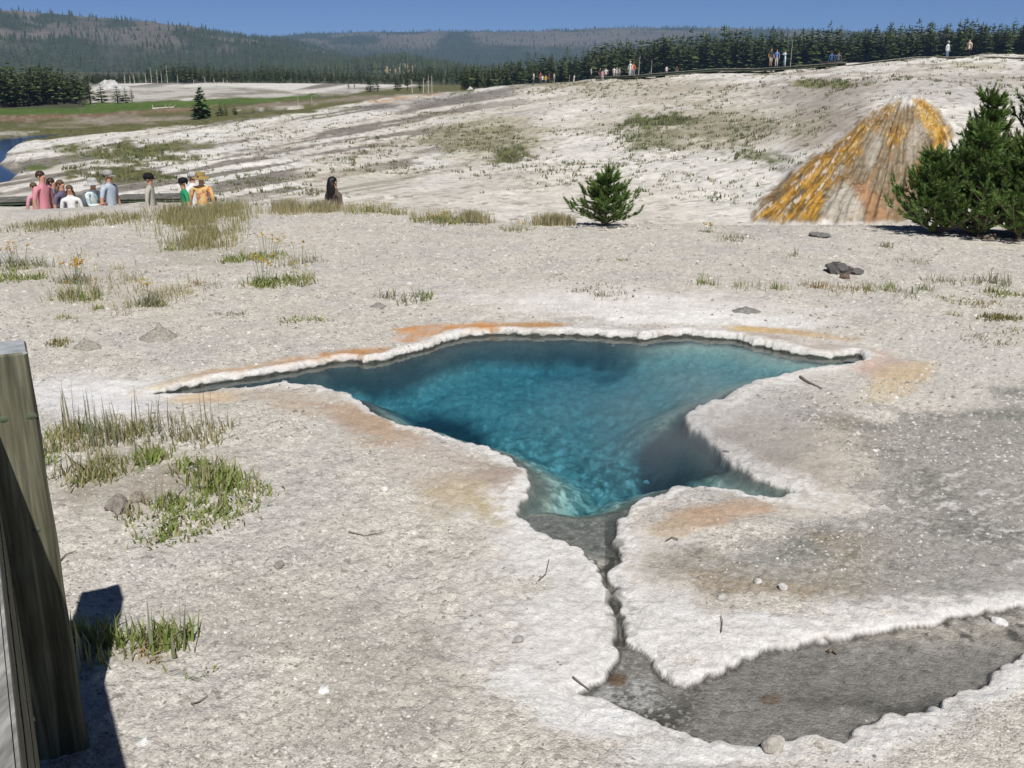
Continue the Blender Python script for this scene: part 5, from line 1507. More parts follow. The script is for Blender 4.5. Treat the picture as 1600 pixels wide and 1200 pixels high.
# ------------------------------------------------------------------ scrub on the slope across the valley
def slope_scrub():
    g = np.random.default_rng(31)
    n = 60000
    az = g.uniform(-.56, .62, n); r = g.uniform(42, 112, n)
    x, y = r * np.sin(az), r * np.cos(az); z = hz(x, y)
    px, py = project(x, y, z)
    dens = .05 + .22 * sstep(.5, .7, fbm(x / 5, y / 5, 401, 4)) * sstep(150, 450, px)
    for (bx, by, rx, ry, st) in [(745,220,100,32,.35),(800,243,34,16,.8),(1022,190,60,11,.9),(1020,215,75,26,.5),(1130,200,130,34,.3),(1185,245,50,14,.6),(1285,131,50,8,.8),(560,285,160,34,.3),(930,140,160,18,.3),(205,240,110,20,.9),(190,272,90,16,.8),(1060,310,130,22,.25),(1270,215,40,36,.25)]:
        dens = np.maximum(dens, st * sstep(1.2, .4, np.hypot((px - bx) / rx, (py - by) / ry) + (fbm(x / 2.5, y / 2.5, 402, 3) - .5) * 1.2))
    dens *= orange_mask(px, py) < .1
    dens *= 1 - sstep(400, 300, px) * .5
    dens *= sstep(.1, .3, z - RIVER_Z)
    keep = g.uniform(0, 1, n) < dens
    x, y, z, r, dn = x[keep], y[keep], z[keep], r[keep], dens[keep]
    m = min(len(x), 9000); x, y, z, dn = x[:m], y[:m], z[:m], dn[:m]
    arrs = []
    K = 7
    n2 = m * K
    a = g.uniform(0, 6.28, n2); h = np.repeat(g.uniform(.10, .30, m) * (.7 + .5 * dn), K) * g.uniform(.6, 1.2, n2)
    c = np.repeat(np.stack([x, y, z - .03], 1), K, 0) + np.stack([g.normal(0, .10, n2), g.normal(0, .10, n2), np.zeros(n2)], 1)
    w = h * .22; s_ = np.stack([np.cos(a), np.sin(a), np.zeros(n2)], 1)
    tip = c + np.stack([g.normal(0, .3, n2) * h, g.normal(0, .3, n2) * h, h], 1)
    V = np.stack([c - s_ * w[:, None], c + s_ * w[:, None], tip], 1).reshape(-1, 3)
    t = np.repeat(g.uniform(0, 1, m), K)[:, None]
    col = np.where(t < .5, np.array((.20, .215, .115)), np.where(t < .8, np.array((.28, .25, .16)), np.array((.15, .18, .075)))) * g.uniform(.7, 1.3, (n2, 1))
    me = np_mesh('slope_scrub', V, np.arange(len(V)).reshape(-1, 3)); set_col(me, 'Col', np.repeat(col, 3, 0))
    tag(link('slope_scrub', me, M_GRASS), 'dotted low grey green scrub on the white slope across the valley', None, None, 'stuff')
slope_scrub()

# ------------------------------------------------------------------ boardwalks and bench across the valley
def wood_mat(name, dark, light, scale=(1, 1, 1), rings=14, rough=.85, bump=.35, knots=False):
    N = Nodes(name)
    b = N.new('ShaderNodeBsdfPrincipled'); b.inputs['Roughness'].default_value = rough; b.inputs['Specular IOR Level'].default_value = .2
    tc = N.new('ShaderNodeTexCoord'); mp = N.new('ShaderNodeMapping'); mp.inputs['Scale'].default_value = scale
    N.ln(tc.outputs['Object'], mp.inputs['Vector'])
    n1 = N.new('ShaderNodeTexNoise'); n1.inputs['Scale'].default_value = rings; n1.inputs['Detail'].default_value = 6; n1.inputs['Distortion'].default_value = .6; N.ln(mp.outputs[0], n1.inputs['Vector'])
    n2 = N.new('ShaderNodeTexNoise'); n2.inputs['Scale'].default_value = rings * 5; n2.inputs['Detail'].default_value = 4; N.ln(mp.outputs[0], n2.inputs['Vector'])
    n3 = N.new('ShaderNodeTexNoise'); n3.inputs['Scale'].default_value = 5; N.ln(tc.outputs['Object'], n3.inputs['Vector'])
    c = N.ramp(n1.outputs[0], [(.32, dark), (.48, tuple((a + q) / 2 for a, q in zip(dark, light))), (.62, light)])
    c = N.mixc(.55, c, N.ramp(n2.outputs[0], [(.35, (.55, .55, .55)), (.65, (1.3, 1.3, 1.3))]), 'MULTIPLY')
    c = N.mixc(.5, c, N.ramp(n3.outputs[0], [(.3, (.75, .8, .72)), (.7, (1.2, 1.15, 1.1))]), 'MULTIPLY')
    N.ln(c, b.inputs['Base Color'])
    bp = N.new('ShaderNodeBump'); bp.inputs['Strength'].default_value = bump; bp.inputs['Distance'].default_value = .004
    N.ln(N.math('ADD', n1.outputs[0], N.math('MULTIPLY', n2.outputs[0], .6)), bp.inputs['Height']); N.ln(bp.outputs[0], b.inputs['Normal'])
    N.ln(b.outputs[0], N.out.inputs[0])
    return N.m
def obox(name, org, ax, ay, az_, mat, parent=None, bevel=.006):
    """Box spanned by three edge vectors from a corner."""
    bm = bmesh.new()
    o, a, b, c = (Vector(v) for v in (org, ax, ay, az_))
    v = [bm.verts.new(o + a * i + b * j + c * k) for k in (0, 1) for j in (0, 1) for i in (0, 1)]
    for f in ((0, 2, 3, 1), (4, 5, 7, 6), (0, 1, 5, 4), (2, 6, 7, 3), (0, 4, 6, 2), (1, 3, 7, 5)): bm.faces.new([v[i] for i in f])
    bmesh.ops.recalc_face_normals(bm, faces=bm.faces[:])
    if bevel: bmesh.ops.bevel(bm, geom=bm.edges[:], offset=bevel, segments=2, affect='EDGES')
    me = bpy.data.meshes.new(name); bm.to_mesh(me); bm.free()
    return link(name, me, mat, parent)
M_BW_DECK = wood_mat('boardwalk_wood', (.20, .19, .165), (.34, .32, .28), (1, 1, 1), 3)
M_BW_SIDE = wood_mat('boardwalk_side', (.055, .075, .052), (.10, .12, .085), (1, 1, 1), 3)
M_BW_PALE = wood_mat('boardwalk_pale', (.26, .24, .20), (.40, .37, .31), (1, 1, 1), 3)
def boardwalk(pts, width, hgt, thick, mats, label, every=2.6, back=True):
    """Walkway along ground points: deck boards in bays, side beams and short supports."""
    e = empty('boardwalk', pts[0]); tag(e, label, 'boardwalk')
    O = Vector(pts[0]); P = [Vector(p) - O for p in pts]
    for i in range(len(P) - 1):
        a, b = P[i] + Vector((0, 0, hgt)), P[i + 1] + Vector((0, 0, hgt))
        d = b - a; n = Vector((-d.y, d.x, 0)).normalized() * width
        if n.y < 0: n = -n
        q = d.normalized() * .012
        obox('deck', a + Vector((0, 0, -.05)) + q, d - q * 2, n, (0, 0, .05), mats[0], e, .004)
        obox('stringer', a + Vector((0, 0, -.05 - thick)) + n * .03 + q, d - q * 2, n.normalized() * .07, (0, 0, thick - .003), mats[1], e, 0)
        obox('stringer', a + Vector((0, 0, -.05 - thick)) + n * .93 + q, d - q * 2, n.normalized() * .07, (0, 0, thick - .003), mats[1], e, 0)
        k = max(1, int(d.length / every))
        for j in range(k):
            c = a + d * ((j + .5) / k)
            obox('support', c + Vector((0, 0, -hgt - .3)) + n * .08, d.normalized() * .22, n * .84, (0, 0, max(.1, hgt + .3 - .05 - thick - .004)), mats[1], e, 0)
    return e
crest = [(930,124),(990,120.5),(1060,117),(1120,112.5),(1180,109),(1240,106.5),(1308,103)]
def crest_at(px, back=0.0):
    D = float(np.interp(px, [740, 830, 900, 1000, 1200, 1320, 1420, 1600], [118, 115, 111, 105, 100, 97, 97, 100])) + back
    a = az_of(px); x, y = D * math.sin(a), D * math.cos(a)
    return Vector((x, y, float(hz(x, y))))
def crest_pt(px, py):
    return crest_at(px, -1.2)
cp_ = [crest_pt(*p) for p in crest]
boardwalk(cp_, 2.0, .46, .22, (M_BW_DECK, M_BW_SIDE), 'long dark green raised boardwalk on the brow of the white slope')
pale = [(1312,104.5),(1370,104),(1430,103),(1490,101),(1550,98),(1630,94)]
boardwalk([crest_at(a, -2.0) for a, b in pale], 1.6, .26, .08, (M_BW_PALE, M_BW_SIDE), 'low pale continuation of the boardwalk towards the right edge', 1.7)
leftw = [(-40,324),(60,321),(160,319),(260,317),(340,316)]
boardwalk([hit(a, b, 30) for a, b in leftw], 1.7, .22, .12, (wood_mat('old_boardwalk', (.10, .095, .085), (.20, .19, .17), (1, 1, 1), 3), M_BW_SIDE), 'dark weathered boardwalk behind the group of visitors at the left')
# bench on the brow
P_ = crest_at(1260); Q_ = crest_at(1302)
d_ = (Q_ - P_); d_.z = 0; L_ = d_.length; d_.normalize(); n_ = Vector((-d_.y, d_.x, 0))
M_BENCH = wood_mat('bench_wood', (.10, .09, .075), (.19, .17, .14), (1, 1, 1), 4)
e = empty('bench', P_ + n_ * 2.6); tag(e, 'long low wooden bench beside the boardwalk where two visitors sit', 'bench')
for k_ in range(3):
    obox('seat_plank', n_ * (.16 * k_) + Vector((0, 0, .72)), d_ * L_, n_ * .145, (0, 0, .06), M_BENCH, e, .008)
for t_ in (.06, .36, .64, .9):
    obox('leg', d_ * (L_ * t_) + Vector((0, 0, -.1)) + n_ * .06, d_ * .12, n_ * .36, (0, 0, .818), M_BENCH, e, .005)
BENCH_AT = P_ + n_ * 2.6; BENCH_D = d_; BENCH_L = L_

# ------------------------------------------------------------------ people
def head_shape():
    pass
def person_mesh(h, pose, cols, detail, seed, build=1.0):
    """One continuous body grown over a skeleton; clothing colours follow the limbs."""
    s = h / 1.75
    g = np.random.default_rng(seed)
    J = {}
    def j(n, p, r): J[n] = (Vector(p) * s, (r[0] * s, r[1] * s) if isinstance(r, tuple) else (r * s, r * s))
    b = build
    lean = pose.get('lean', 0.0)
    j('pelvis', (0, 0, .95), (.155 * b, .115 * b)); j('waist', (0, -.01 - lean * .3, 1.10), (.145 * b, .105 * b)); j('chest', (0, -.01 - lean * .7, 1.30), (.165 * b, .115 * b)); j('collar', (0, -lean, 1.435), (.135, .085))
    j('neck', (0, -.01 - lean * 1.1, 1.495), .066); hd = pose.get('head', (0, 0)); hx, hy = hd
    j('jaw', (hx * .4, -.025 - lean * 1.2 + hy * .4, 1.575), (.066, .078)); j('head', (hx, -.012 - lean * 1.25 + hy, 1.66), (.078, .095)); j('crown', (hx, .0 - lean * 1.25 + hy, 1.735), (.05, .06))
    arms = pose.get('arms', 'down')
    for sd, nm in ((-1, 'r'), (1, 'l')):
        j('sh' + nm, (sd * .19 * b, -lean, 1.415), .066)
        if arms == 'front' or (arms == 'one' and sd > 0):
            el, wr, ha = (sd * .22, -.06 - lean, 1.14), (sd * .12, -.27 - lean, 1.17), (sd * .07, -.34 - lean, 1.19)
        elif arms == 'face' :
            el, wr, ha = (sd * .22, -.20 - lean, 1.27), (sd * .10, -.24 - lean, 1.50), (sd * .06, -.22 - lean, 1.57)
        else:
            el, wr, ha = (sd * (.235 * b + .02), .02 - lean * .6, 1.13), (sd * (.25 * b + .02), -.05 - lean * .4, .89), (sd * (.25 * b + .015), -.075 - lean * .4, .805)
        j('el' + nm, el, .041); j('wr' + nm, wr, .027); j('ha' + nm, ha, (.030, .022))
    if pose.get('sit'):
        for sd, nm in ((-1, 'r'), (1, 'l')):
            j('hip' + nm, (sd * .09, -.05, .93), .085); j('kn' + nm, (sd * .10, -.46, .93), .062); j('an' + nm, (sd * .10, -.48, .50), .040); j('to' + nm, (sd * .11, -.62, .45), (.042, .03))
    else:
        st = pose.get('step', .0)
        for sd, nm in ((-1, 'r'), (1, 'l')):
            f = st * sd
            j('hip' + nm, (sd * .088, -f * .15, .86), .088); j('kn' + nm, (sd * .095, -.02 - f * .5, .49), .060); j('an' + nm, (sd * .095, .02 - f * .9, .09), .040); j('to' + nm, (sd * .105, -.13 - f * .9, .035), (.042, .028))
    bones = [('pelvis', 'waist', 'shirt'), ('waist', 'chest', 'shirt'), ('chest', 'collar', 'shirt'), ('collar', 'neck', 'skin'), ('neck', 'jaw', 'skin'), ('jaw', 'head', 'skin'), ('head', 'crown', 'skin')]
    for nm in 'rl':
        bones += [('collar', 'sh' + nm, 'shirt'), ('sh' + nm, 'el' + nm, 'sleeve'), ('el' + nm, 'wr' + nm, 'forearm'), ('wr' + nm, 'ha' + nm, 'skin'),
                  ('pelvis', 'hip' + nm, 'pants'), ('hip' + nm, 'kn' + nm, 'pants'), ('kn' + nm, 'an' + nm, 'shin'), ('an' + nm, 'to' + nm, 'shoe')]
    if detail > 1:
        for sd, nm in ((-1, 'r'), (1, 'l')):
            w = J['ha' + nm][0]; d = (w - J['wr' + nm][0]).normalized(); x = Vector((0, 1, 0)) if arms == 'down' else Vector((1, 0, 0))
            for q, (o, ln, rr) in enumerate([(-.024, .062, .0085), (-.008, .074, .009), (.008, .068, .0088), (.022, .054, .0078)]):
                J['f%s%d' % (nm, q)] = (w + x * o * s + d * (.035 + ln * .45) * s, (rr * s, rr * s)); J['g%s%d' % (nm, q)] = (w + x * o * s + d * (.03 + ln) * s + Vector((0, -.012, 0)) * s, (rr * s * .85,) * 2)
                bones += [('ha' + nm, 'f%s%d' % (nm, q), 'skin'), ('f%s%d' % (nm, q), 'g%s%d' % (nm, q), 'skin')]
            J['t' + nm] = (w - x * .038 * s + d * .01 * s + Vector((0, -.02, 0)) * s, (.0095 * s,) * 2); bones.append(('ha' + nm, 't' + nm, 'skin'))
        nz_ = J['head'][0] + Vector((hx * .3, -.108, -.012)) * s; J['nose'] = (nz_, (.011 * s, .013 * s)); bones.append(('head', 'nose', 'skin'))
    names = list(J); idx = {n: i for i, n in enumerate(names)}
    me = bpy.data.meshes.new('body_skeleton')
    me.from_pydata([J[n][0] for n in names], [(idx[a], idx[c]) for a, c, _ in bones], [])
    o = bpy.data.objects.new('body_skeleton', me); C.objects.link(o)
    sk = o.modifiers.new('skin', 'SKIN'); sk.use_smooth_shade = True; sk.branch_smoothing = .6
    for i, n in enumerate(names):
        me.skin_vertices[0].data[i].radius = J[n][1]; me.skin_vertices[0].data[i].use_root = (n == 'pelvis')
    sb = o.modifiers.new('sub', 'SUBSURF'); sb.levels = sb.render_levels = detail
    return o, J, bones
PENDING = []
MATS_CLOTH = {}
def cloth(col, rough=.85):
    k = tuple(round(c, 3) for c in col)
    if k not in MATS_CLOTH: MATS_CLOTH[k] = simple_mat('fabric', col, rough, .12, 25)
    return MATS_CLOTH[k]
def patterned(name, a, b, c, scale):
    N = Nodes(name); bs = N.new('ShaderNodeBsdfPrincipled'); bs.inputs['Roughness'].default_value = .85
    tc = N.new('ShaderNodeTexCoord'); v = N.new('ShaderNodeTexVoronoi'); v.inputs['Scale'].default_value = scale; N.ln(tc.outputs['Object'], v.inputs['Vector'])
    sp_ = N.new('ShaderNodeSeparateColor'); N.ln(v.outputs['Color'], sp_.inputs[0])
    r_ = N.ramp(sp_.outputs[0], [(0, a), (.45, b), (.75, c)]); r_.node.color_ramp.interpolation = 'CONSTANT'
    N.ln(r_, bs.inputs['Base Color']); N.ln(bs.outputs[0], N.out.inputs[0]); return N.m
SKIN = simple_mat('skin', (.50, .27, .18), .55); SKIN_D = simple_mat('skin_tanned', (.38, .19, .12), .55)
SHOE = cloth((.06, .055, .05)); SHOE_W = cloth((.6, .6, .58))
def ellipsoid_part(name, c, r, mat, parent, zcut=None, seed=0, rough=0.0, sub=3, ycut=None):
    bm = bmesh.new(); bmesh.ops.create_icosphere(bm, subdivisions=sub, radius=1)
    for v in bm.verts:
        k = 1 + (rough * (vnoise(np.array([v.co.x * 3 + seed]), np.array([v.co.y * 3 + v.co.z * 2]), seed)[0] - .5) if rough else 0)
        x, y, z = v.co * k
        if zcut is not None and z < zcut and (ycut is None or y < ycut): z = zcut + (z - zcut) * .08
        v.co = Vector((c[0] + x * r[0], c[1] + y * r[1], c[2] + z * r[2]))
    for f in bm.faces: f.smooth = True
    me = bpy.data.meshes.new(name); bm.to_mesh(me); bm.free()
    return link(name, me, mat, parent)
def hat_part(kind, hp, s, mat, parent, face=1):
    """cap: dome and bill; sun / straw: dome and wide drooping brim."""
    bm = bmesh.new(); n = 24
    rings = [(.0, .125), (.045, .118), (.080, .095), (.095, .070), (.100, .03), (.065, .101)] if kind == 'cap' else [(.0, .135), (.06, .122), (.09, .11), (.10, .108), (.105, .10), (-.0, .104)]
    prof = [(.108, -.01), (.110, .03), (.100, .075), (.070, .105), (.03, .118)] if kind == 'cap' else [(.108, -.015), (.112, .03), (.106, .08), (.080, .105), (.03, .112)]
    if kind in ('sun', 'straw'):
        w = .20 if kind == 'sun' else .21; dr = -.055 if kind == 'sun' else -.03
        prof = [(w, -.015 + dr), (w * .85, -.012 + dr * .55), (.125, -.012)] + prof
    rows = []
    for r, z in prof:
        rows.append([bm.verts.new((hp[0] + math.cos(i * 6.2832 / n) * r * s, hp[1] + math.sin(i * 6.2832 / n) * r * s * 1.12, hp[2] + z * s + (math.sin(i * 6.2832 / n * 2) * .015 * s if r > .15 else 0))) for i in range(n)])
    for a in range(len(rows) - 1):
        for i in range(n): bm.faces.new((rows[a][i], rows[a][(i + 1) % n], rows[a + 1][(i + 1) % n], rows[a + 1][i]))
    bm.faces.new(rows[-1])
    if kind == 'cap':
        k = 9; a0 = [bm.verts.new((hp[0] + math.cos(-math.pi + i * math.pi / (k - 1)) * .095 * s, hp[1] + math.sin(-math.pi + i * math.pi / (k - 1)) * .115 * s, hp[2] - .006 * s)) for i in range(k)]
        a1 = [bm.verts.new((hp[0] + math.cos(-math.pi + i * math.pi / (k - 1)) * .090 * s, hp[1] - .02 * s + math.sin(-math.pi + i * math.pi / (k - 1)) * .19 * s, hp[2] - .028 * s)) for i in range(k)]
        for i in range(k - 1): bm.faces.new((a0[i], a0[i + 1], a1[i + 1], a1[i]))
    bmesh.ops.solidify(bm, geom=bm.faces[:], thickness=.006 * s)
    for f in bm.faces: f.smooth = True
    me = bpy.data.meshes.new('hat'); bm.to_mesh(me); bm.free()
    return link('hat', me, mat, parent)
def person(loc, yaw, h, label, group, shirt, pants, hair=None, hat=None, pose=None, skin=None, shorts=False, longsleeve=False, longhair=False, detail=1, build=1.0, bag=None, shoe=None, dress=False):
    """yaw 0 faces the viewer (-Y); yaw 90 faces right (+X)."""
    pose = pose or {}
    sk, J, bones = person_mesh(h, pose, None, detail, len(PENDING) + 50, build)
    e = empty('person', loc, R(yaw)); tag(e, label, 'person', group)
    PENDING.append(dict(e=e, sk=sk, J=J, bones=bones, shirt=shirt, pants=pants, skin=skin or SKIN, shorts=shorts, ls=longsleeve, shoe=shoe or SHOE, dress=dress, h=h))
    s = h / 1.75; hp = J['head'][0]; hm = hair or cloth((.07, .045, .03))
    if hair is not None:
        ellipsoid_part('hair', (hp.x, hp.y + .030 * s, hp.z + .040 * s), (.092 * s, .102 * s, .088 * s), hair, e, -.15, 3, .12, ycut=.45)
        if longhair:
            ellipsoid_part('long_hair', (hp.x, hp.y + .085 * s, hp.z - .13 * s), (.115 * s, .075 * s, .24 * s * longhair), hair, e, None, 5, .3)
    if hat:
        hat_part(hat[0], (hp.x, hp.y + .006 * s, hp.z + .035 * s), s, hat[1], e)
    if detail > 1:
        for sx in (-1, 1):
            ellipsoid_part('eye', (hp.x + sx * .030 * s, hp.y - .090 * s, hp.z + .004 * s), (.011 * s, .008 * s, .007 * s), cloth((.03, .025, .02)), e, sub=1)
            ellipsoid_part('ear', (hp.x + sx * .083 * s, hp.y + .005 * s, hp.z - .005 * s), (.012 * s, .022 * s, .032 * s), skin or SKIN, e, sub=1)
        ellipsoid_part('mouth', (hp.x, hp.y - .083 * s, hp.z - .062 * s), (.024 * s, .010 * s, .006 * s), cloth((.33, .12, .10)), e, sub=1)
    if bag:
        ellipsoid_part('backpack', (0, .16 * s, 1.24 * s), (.14 * s, .085 * s, .21 * s), bag, e, None, 2, .1)
    if dress:
        bm = bmesh.new(); n = 20; rows = []
        for z, rx, ry in ((1.05, .165, .125), (.9, .20, .155), (.7, .235, .19), (.45, .27, .22)):
            rows.append([bm.verts.new((math.cos(i * 6.2832 / n) * rx * s * build * (1 + .05 * math.sin(i * 2.5)), math.sin(i * 6.2832 / n) * ry * s * build, z * s)) for i in range(n)])
        for a in range(3):
            for i in range(n): bm.faces.new((rows[a][i], rows[a][(i + 1) % n], rows[a + 1][(i + 1) % n], rows[a + 1][i]))
        for f in bm.faces: f.smooth = True
        me = bpy.data.meshes.new('skirt'); bm.to_mesh(me); bm.free(); link('skirt', me, shirt, e)
    return e
def finish_people():
    bpy.context.view_layer.update()
    dg = bpy.context.evaluated_depsgraph_get()
    for P in PENDING:
        ev = P['sk'].evaluated_get(dg)
        me = bpy.data.meshes.new_from_object(ev); me.name = 'body'
        me.materials.clear()
        for m in (P['shirt'], P['pants'], P['skin'], P['shoe']): me.materials.append(m)
        n = len(me.polygons); cen = np.empty(n * 3, np.float32); me.polygons.foreach_get('center', cen); cen = cen.reshape(-1, 3)
        best = np.full(n, 1e9); mi = np.zeros(n, np.int32)
        for a, b, kind in P['bones']:
            A = np.array(P['J'][a][0]); B = np.array(P['J'][b][0]); ra, rb = P['J'][a][1][0], P['J'][b][1][0]
            d = B - A; t = np.clip(((cen - A) @ d) / (d @ d), 0, 1)
            q = np.linalg.norm(cen - (A + t[:, None] * d), axis=1) - (ra + (rb - ra) * t) * .8
            m = {'shirt': 0, 'pants': 1, 'skin': 2, 'shoe': 3}.get(kind)
            if kind == 'sleeve': mm = np.where((t < .72) | P['ls'], 0, 2)
            elif kind == 'forearm': mm = np.full(n, 0 if P['ls'] else 2)
            elif kind == 'shin': mm = np.full(n, 2 if (P['shorts'] or P['dress']) else 1)
            else: mm = np.full(n, m)
            if kind == 'pants' and P['shorts']: mm = np.where((t > .85) & (a[:3] == 'hip'), 2, 1)
            if P['dress'] and kind == 'pants': mm = np.full(n, 0)
            k = q < best; best = np.where(k, q, best); mi = np.where(k, mm, mi)
        me.polygons.foreach_set('material_index', mi.astype(np.int32)); me.polygons.foreach_set('use_smooth', np.ones(n, bool)); me.update()
        o = bpy.data.objects.new('body', me); C.objects.link(o); o.parent = P['e']
    for P in PENDING:
        m = P['sk'].data; bpy.data.objects.remove(P['sk']); bpy.data.meshes.remove(m)

HAIR_B = simple_mat('hair_black', (.012, .010, .009), .45); HAIR_D = simple_mat('hair_dark_brown', (.045, .028, .018), .5); HAIR_M = simple_mat('hair_brown', (.11, .062, .032), .55)
def near_p(px, top, label, D=28.0, **k):
    a = az_of(px, 300); x, y = D * math.sin(a), D * math.cos(a); z = float(hz(x, y))
    h = (at_dist(px, top, D)[2] - z) * (1.0 if not k.get('hat') else .985)
    yaw = k.pop('yaw'); return person((x, y, z), yaw, h, label, 'visitors standing below the lip at the left', detail=2, **k)
JEANS = cloth((.09, .13, .24)); KHAKI = cloth((.36, .31, .22)); GREYP = cloth((.25, .25, .25)); WHITE = cloth((.74, .74, .73)); BLACK = cloth((.025, .025, .028))
near_p(67, 269, 'man in a pink shirt with short dark hair, leftmost visitor', yaw=75, shirt=cloth((.62, .25, .29)), pants=KHAKI, hair=HAIR_D, build=1.1, shorts=True)
near_p(54, 287, 'visitor in white shorts mostly hidden behind the man in the pink shirt', D=28.8, yaw=60, shirt=cloth((.60, .30, .36)), pants=WHITE, hair=HAIR_M, shorts=True)
near_p(82, 280, 'dark haired woman in a slate blue top just right of the pink shirt', D=28.6, yaw=100, shirt=cloth((.16, .19, .28)), pants=JEANS, hair=HAIR_D, longhair=.7)
near_p(96, 283, 'woman in a dark purple sleeveless top with curly brown hair', D=28.0, yaw=70, shirt=cloth((.13, .11, .18)), pants=KHAKI, hair=HAIR_M, longhair=.6, skin=SKIN)
near_p(109, 291, 'girl in a white shirt with brown hair', D=27.6, yaw=20, shirt=WHITE, pants=cloth((.05, .09, .10)), hair=HAIR_M, longhair=.7)
near_p(141, 279, 'person in a white floppy sun hat and a pale blue patterned shirt', yaw=70, shirt=patterned('pale_blue_print', (.62, .72, .74), (.40, .55, .60), (.70, .72, .60), 16), pants=cloth((.45, .55, .66)), hair=HAIR_D, hat=('sun', WHITE), pose={'lean': .07, 'arms': 'front'}, longsleeve=True, bag=cloth((.14, .16, .18)), build=1.1)
near_p(171, 267, 'large man in a light blue grey T-shirt and a pale cap', yaw=80, shirt=cloth((.42, .48, .56)), pants=cloth((.10, .12, .15)), hair=HAIR_D, hat=('cap', cloth((.58, .57, .54))), build=1.28)
near_p(234, 272, 'person in a black cap and a khaki grey hooded jacket', yaw=95, shirt=cloth((.42, .40, .34)), pants=cloth((.33, .31, .26)), hair=HAIR_B, hat=('cap', BLACK), longsleeve=True, build=1.12)
near_p(288, 279, 'man in a bright green T-shirt and a dark cap facing left', yaw=-60, shirt=cloth((.02, .27, .12)), pants=KHAKI, hair=HAIR_D, hat=('cap', BLACK), build=1.15)
near_p(303, 270, 'person in white, half hidden behind the straw hat', D=28.7, yaw=-120, shirt=WHITE, pants=cloth((.10, .10, .12)), hair=None, hat=('cap', WHITE))
near_p(315, 270, 'woman in a straw hat and orange flowered dress seen from behind', D=27.8, yaw=172, shirt=patterned('orange_flower_print', (.70, .42, .14), (.66, .50, .28), (.55, .20, .09), 14), pants=KHAKI, hair=HAIR_M, hat=('straw', cloth((.56, .42, .16))), dress=True, build=1.12)
near_p(521, 278, 'person with long black hair standing alone below the lip', yaw=140, shirt=cloth((.10, .075, .065)), pants=JEANS, hair=HAIR_B, longhair=.95, skin=SKIN)

def far_p(px, top, bot, label, D=None, lift=.46, **k):
    P = crest_at(px, -.3) if D is None else None
    if P is None:
        a = az_of(px); P = Vector((D * math.sin(a), D * math.cos(a), float(hz(D * math.sin(a), D * math.cos(a)))))
    Dd = math.hypot(P.x, P.y)
    z0 = at_dist(px, bot, Dd)[2]; h = at_dist(px, top, Dd)[2] - z0
    z0 = max(min(z0, P.z + .6), P.z - .05) if not k.get('sink') else z0
    k.pop('sink', None)
    yaw = k.pop('yaw', 0)
    return person((P.x, P.y, z0), yaw, max(1.0, min(1.9, h)), label, 'visitors on the far boardwalk', detail=1, **k)
far_p(1478, 66, 95, 'visitor in white shirt, jeans and white cap near the right end of the brow', yaw=30, shirt=cloth((.66, .70, .70)), pants=cloth((.16, .26, .42)), hat=('cap', WHITE), longsleeve=True, D=97)
far_p(1511, 61, 93, 'visitor in a cream shirt and black trousers, rightmost of all', yaw=-60, shirt=cloth((.66, .58, .44)), pants=BLACK, hair=HAIR_D, longsleeve=False, D=98, bag=cloth((.14, .16, .34)))
far_p(1204, 75, 104, 'visitor in a dark vest and khaki shorts on the dark green boardwalk', yaw=20, shirt=cloth((.06, .06, .05)), pants=cloth((.50, .46, .34)), hair=HAIR_D, shorts=True)
far_p(1213, 77, 104, 'visitor in a blue shirt between the dark vest and the pale outfit', yaw=-20, shirt=cloth((.16, .26, .58)), pants=cloth((.55, .52, .48)), hair=HAIR_M)
far_p(1226, 79, 104, 'visitor in a pale aqua outfit taking a picture', yaw=-70, shirt=cloth((.62, .74, .76)), pants=cloth((.58, .70, .74)), hair=HAIR_D, pose={'arms': 'face'}, longsleeve=True)
far_p(985, 96, 122, 'tall visitor all in white on the brow', yaw=-40, shirt=WHITE, pants=cloth((.60, .60, .62)), hat=('cap', WHITE), longsleeve=True)
far_p(990, 98, 122, 'visitor in an orange shirt beside the tall one in white', D=111, yaw=170, shirt=cloth((.62, .17, .07)), pants=cloth((.22, .25, .32)), hair=HAIR_M)
far_p(960, 105, 122, 'visitor in a white T-shirt left of two, on the brow', yaw=10, shirt=WHITE, pants=cloth((.42, .40, .36)), hair=HAIR_D)
far_p(964, 106, 122, 'visitor in a pale hat right behind the white T-shirt', D=112, yaw=190, shirt=cloth((.58, .58, .56)), pants=cloth((.3, .3, .28)), hat=('sun', WHITE))
far_p(968, 109, 122, 'child in grey standing next to the pale hat', yaw=0, shirt=cloth((.35, .35, .34)), pants=cloth((.2, .2, .2)), hair=HAIR_D)
far_p(947, 106, 126, 'stout visitor in white with dark trousers on the brow', yaw=-30, shirt=cloth((.68, .67, .66)), pants=cloth((.10, .06, .06)), hair=HAIR_M, build=1.25)
far_p(938, 106, 126, 'visitor in dark clothes left of the stout one', yaw=40, shirt=cloth((.05, .05, .06)), pants=cloth((.09, .09, .10)), hair=HAIR_D)
far_p(924, 106, 126, 'visitor in a blue grey shirt and black trousers standing apart', yaw=80, shirt=cloth((.30, .36, .46)), pants=BLACK, hair=HAIR_M)
far_p(942, 113, 126, 'child in pink in front of the stout visitor', D=104, yaw=0, shirt=cloth((.66, .34, .40)), pants=cloth((.60, .5, .5)), hair=HAIR_M)
far_p(897, 119, 131, 'bent visitor in bright white half behind the brow', yaw=60, D=118, sink=1, shirt=WHITE, pants=WHITE, hair=HAIR_M, pose={'lean': .15})
far_p(890, 118, 131, 'visitor in dark grey beside the bright white one', D=119, sink=1, yaw=90, shirt=cloth((.14, .15, .14)), pants=cloth((.2, .2, .2)), hair=HAIR_D)
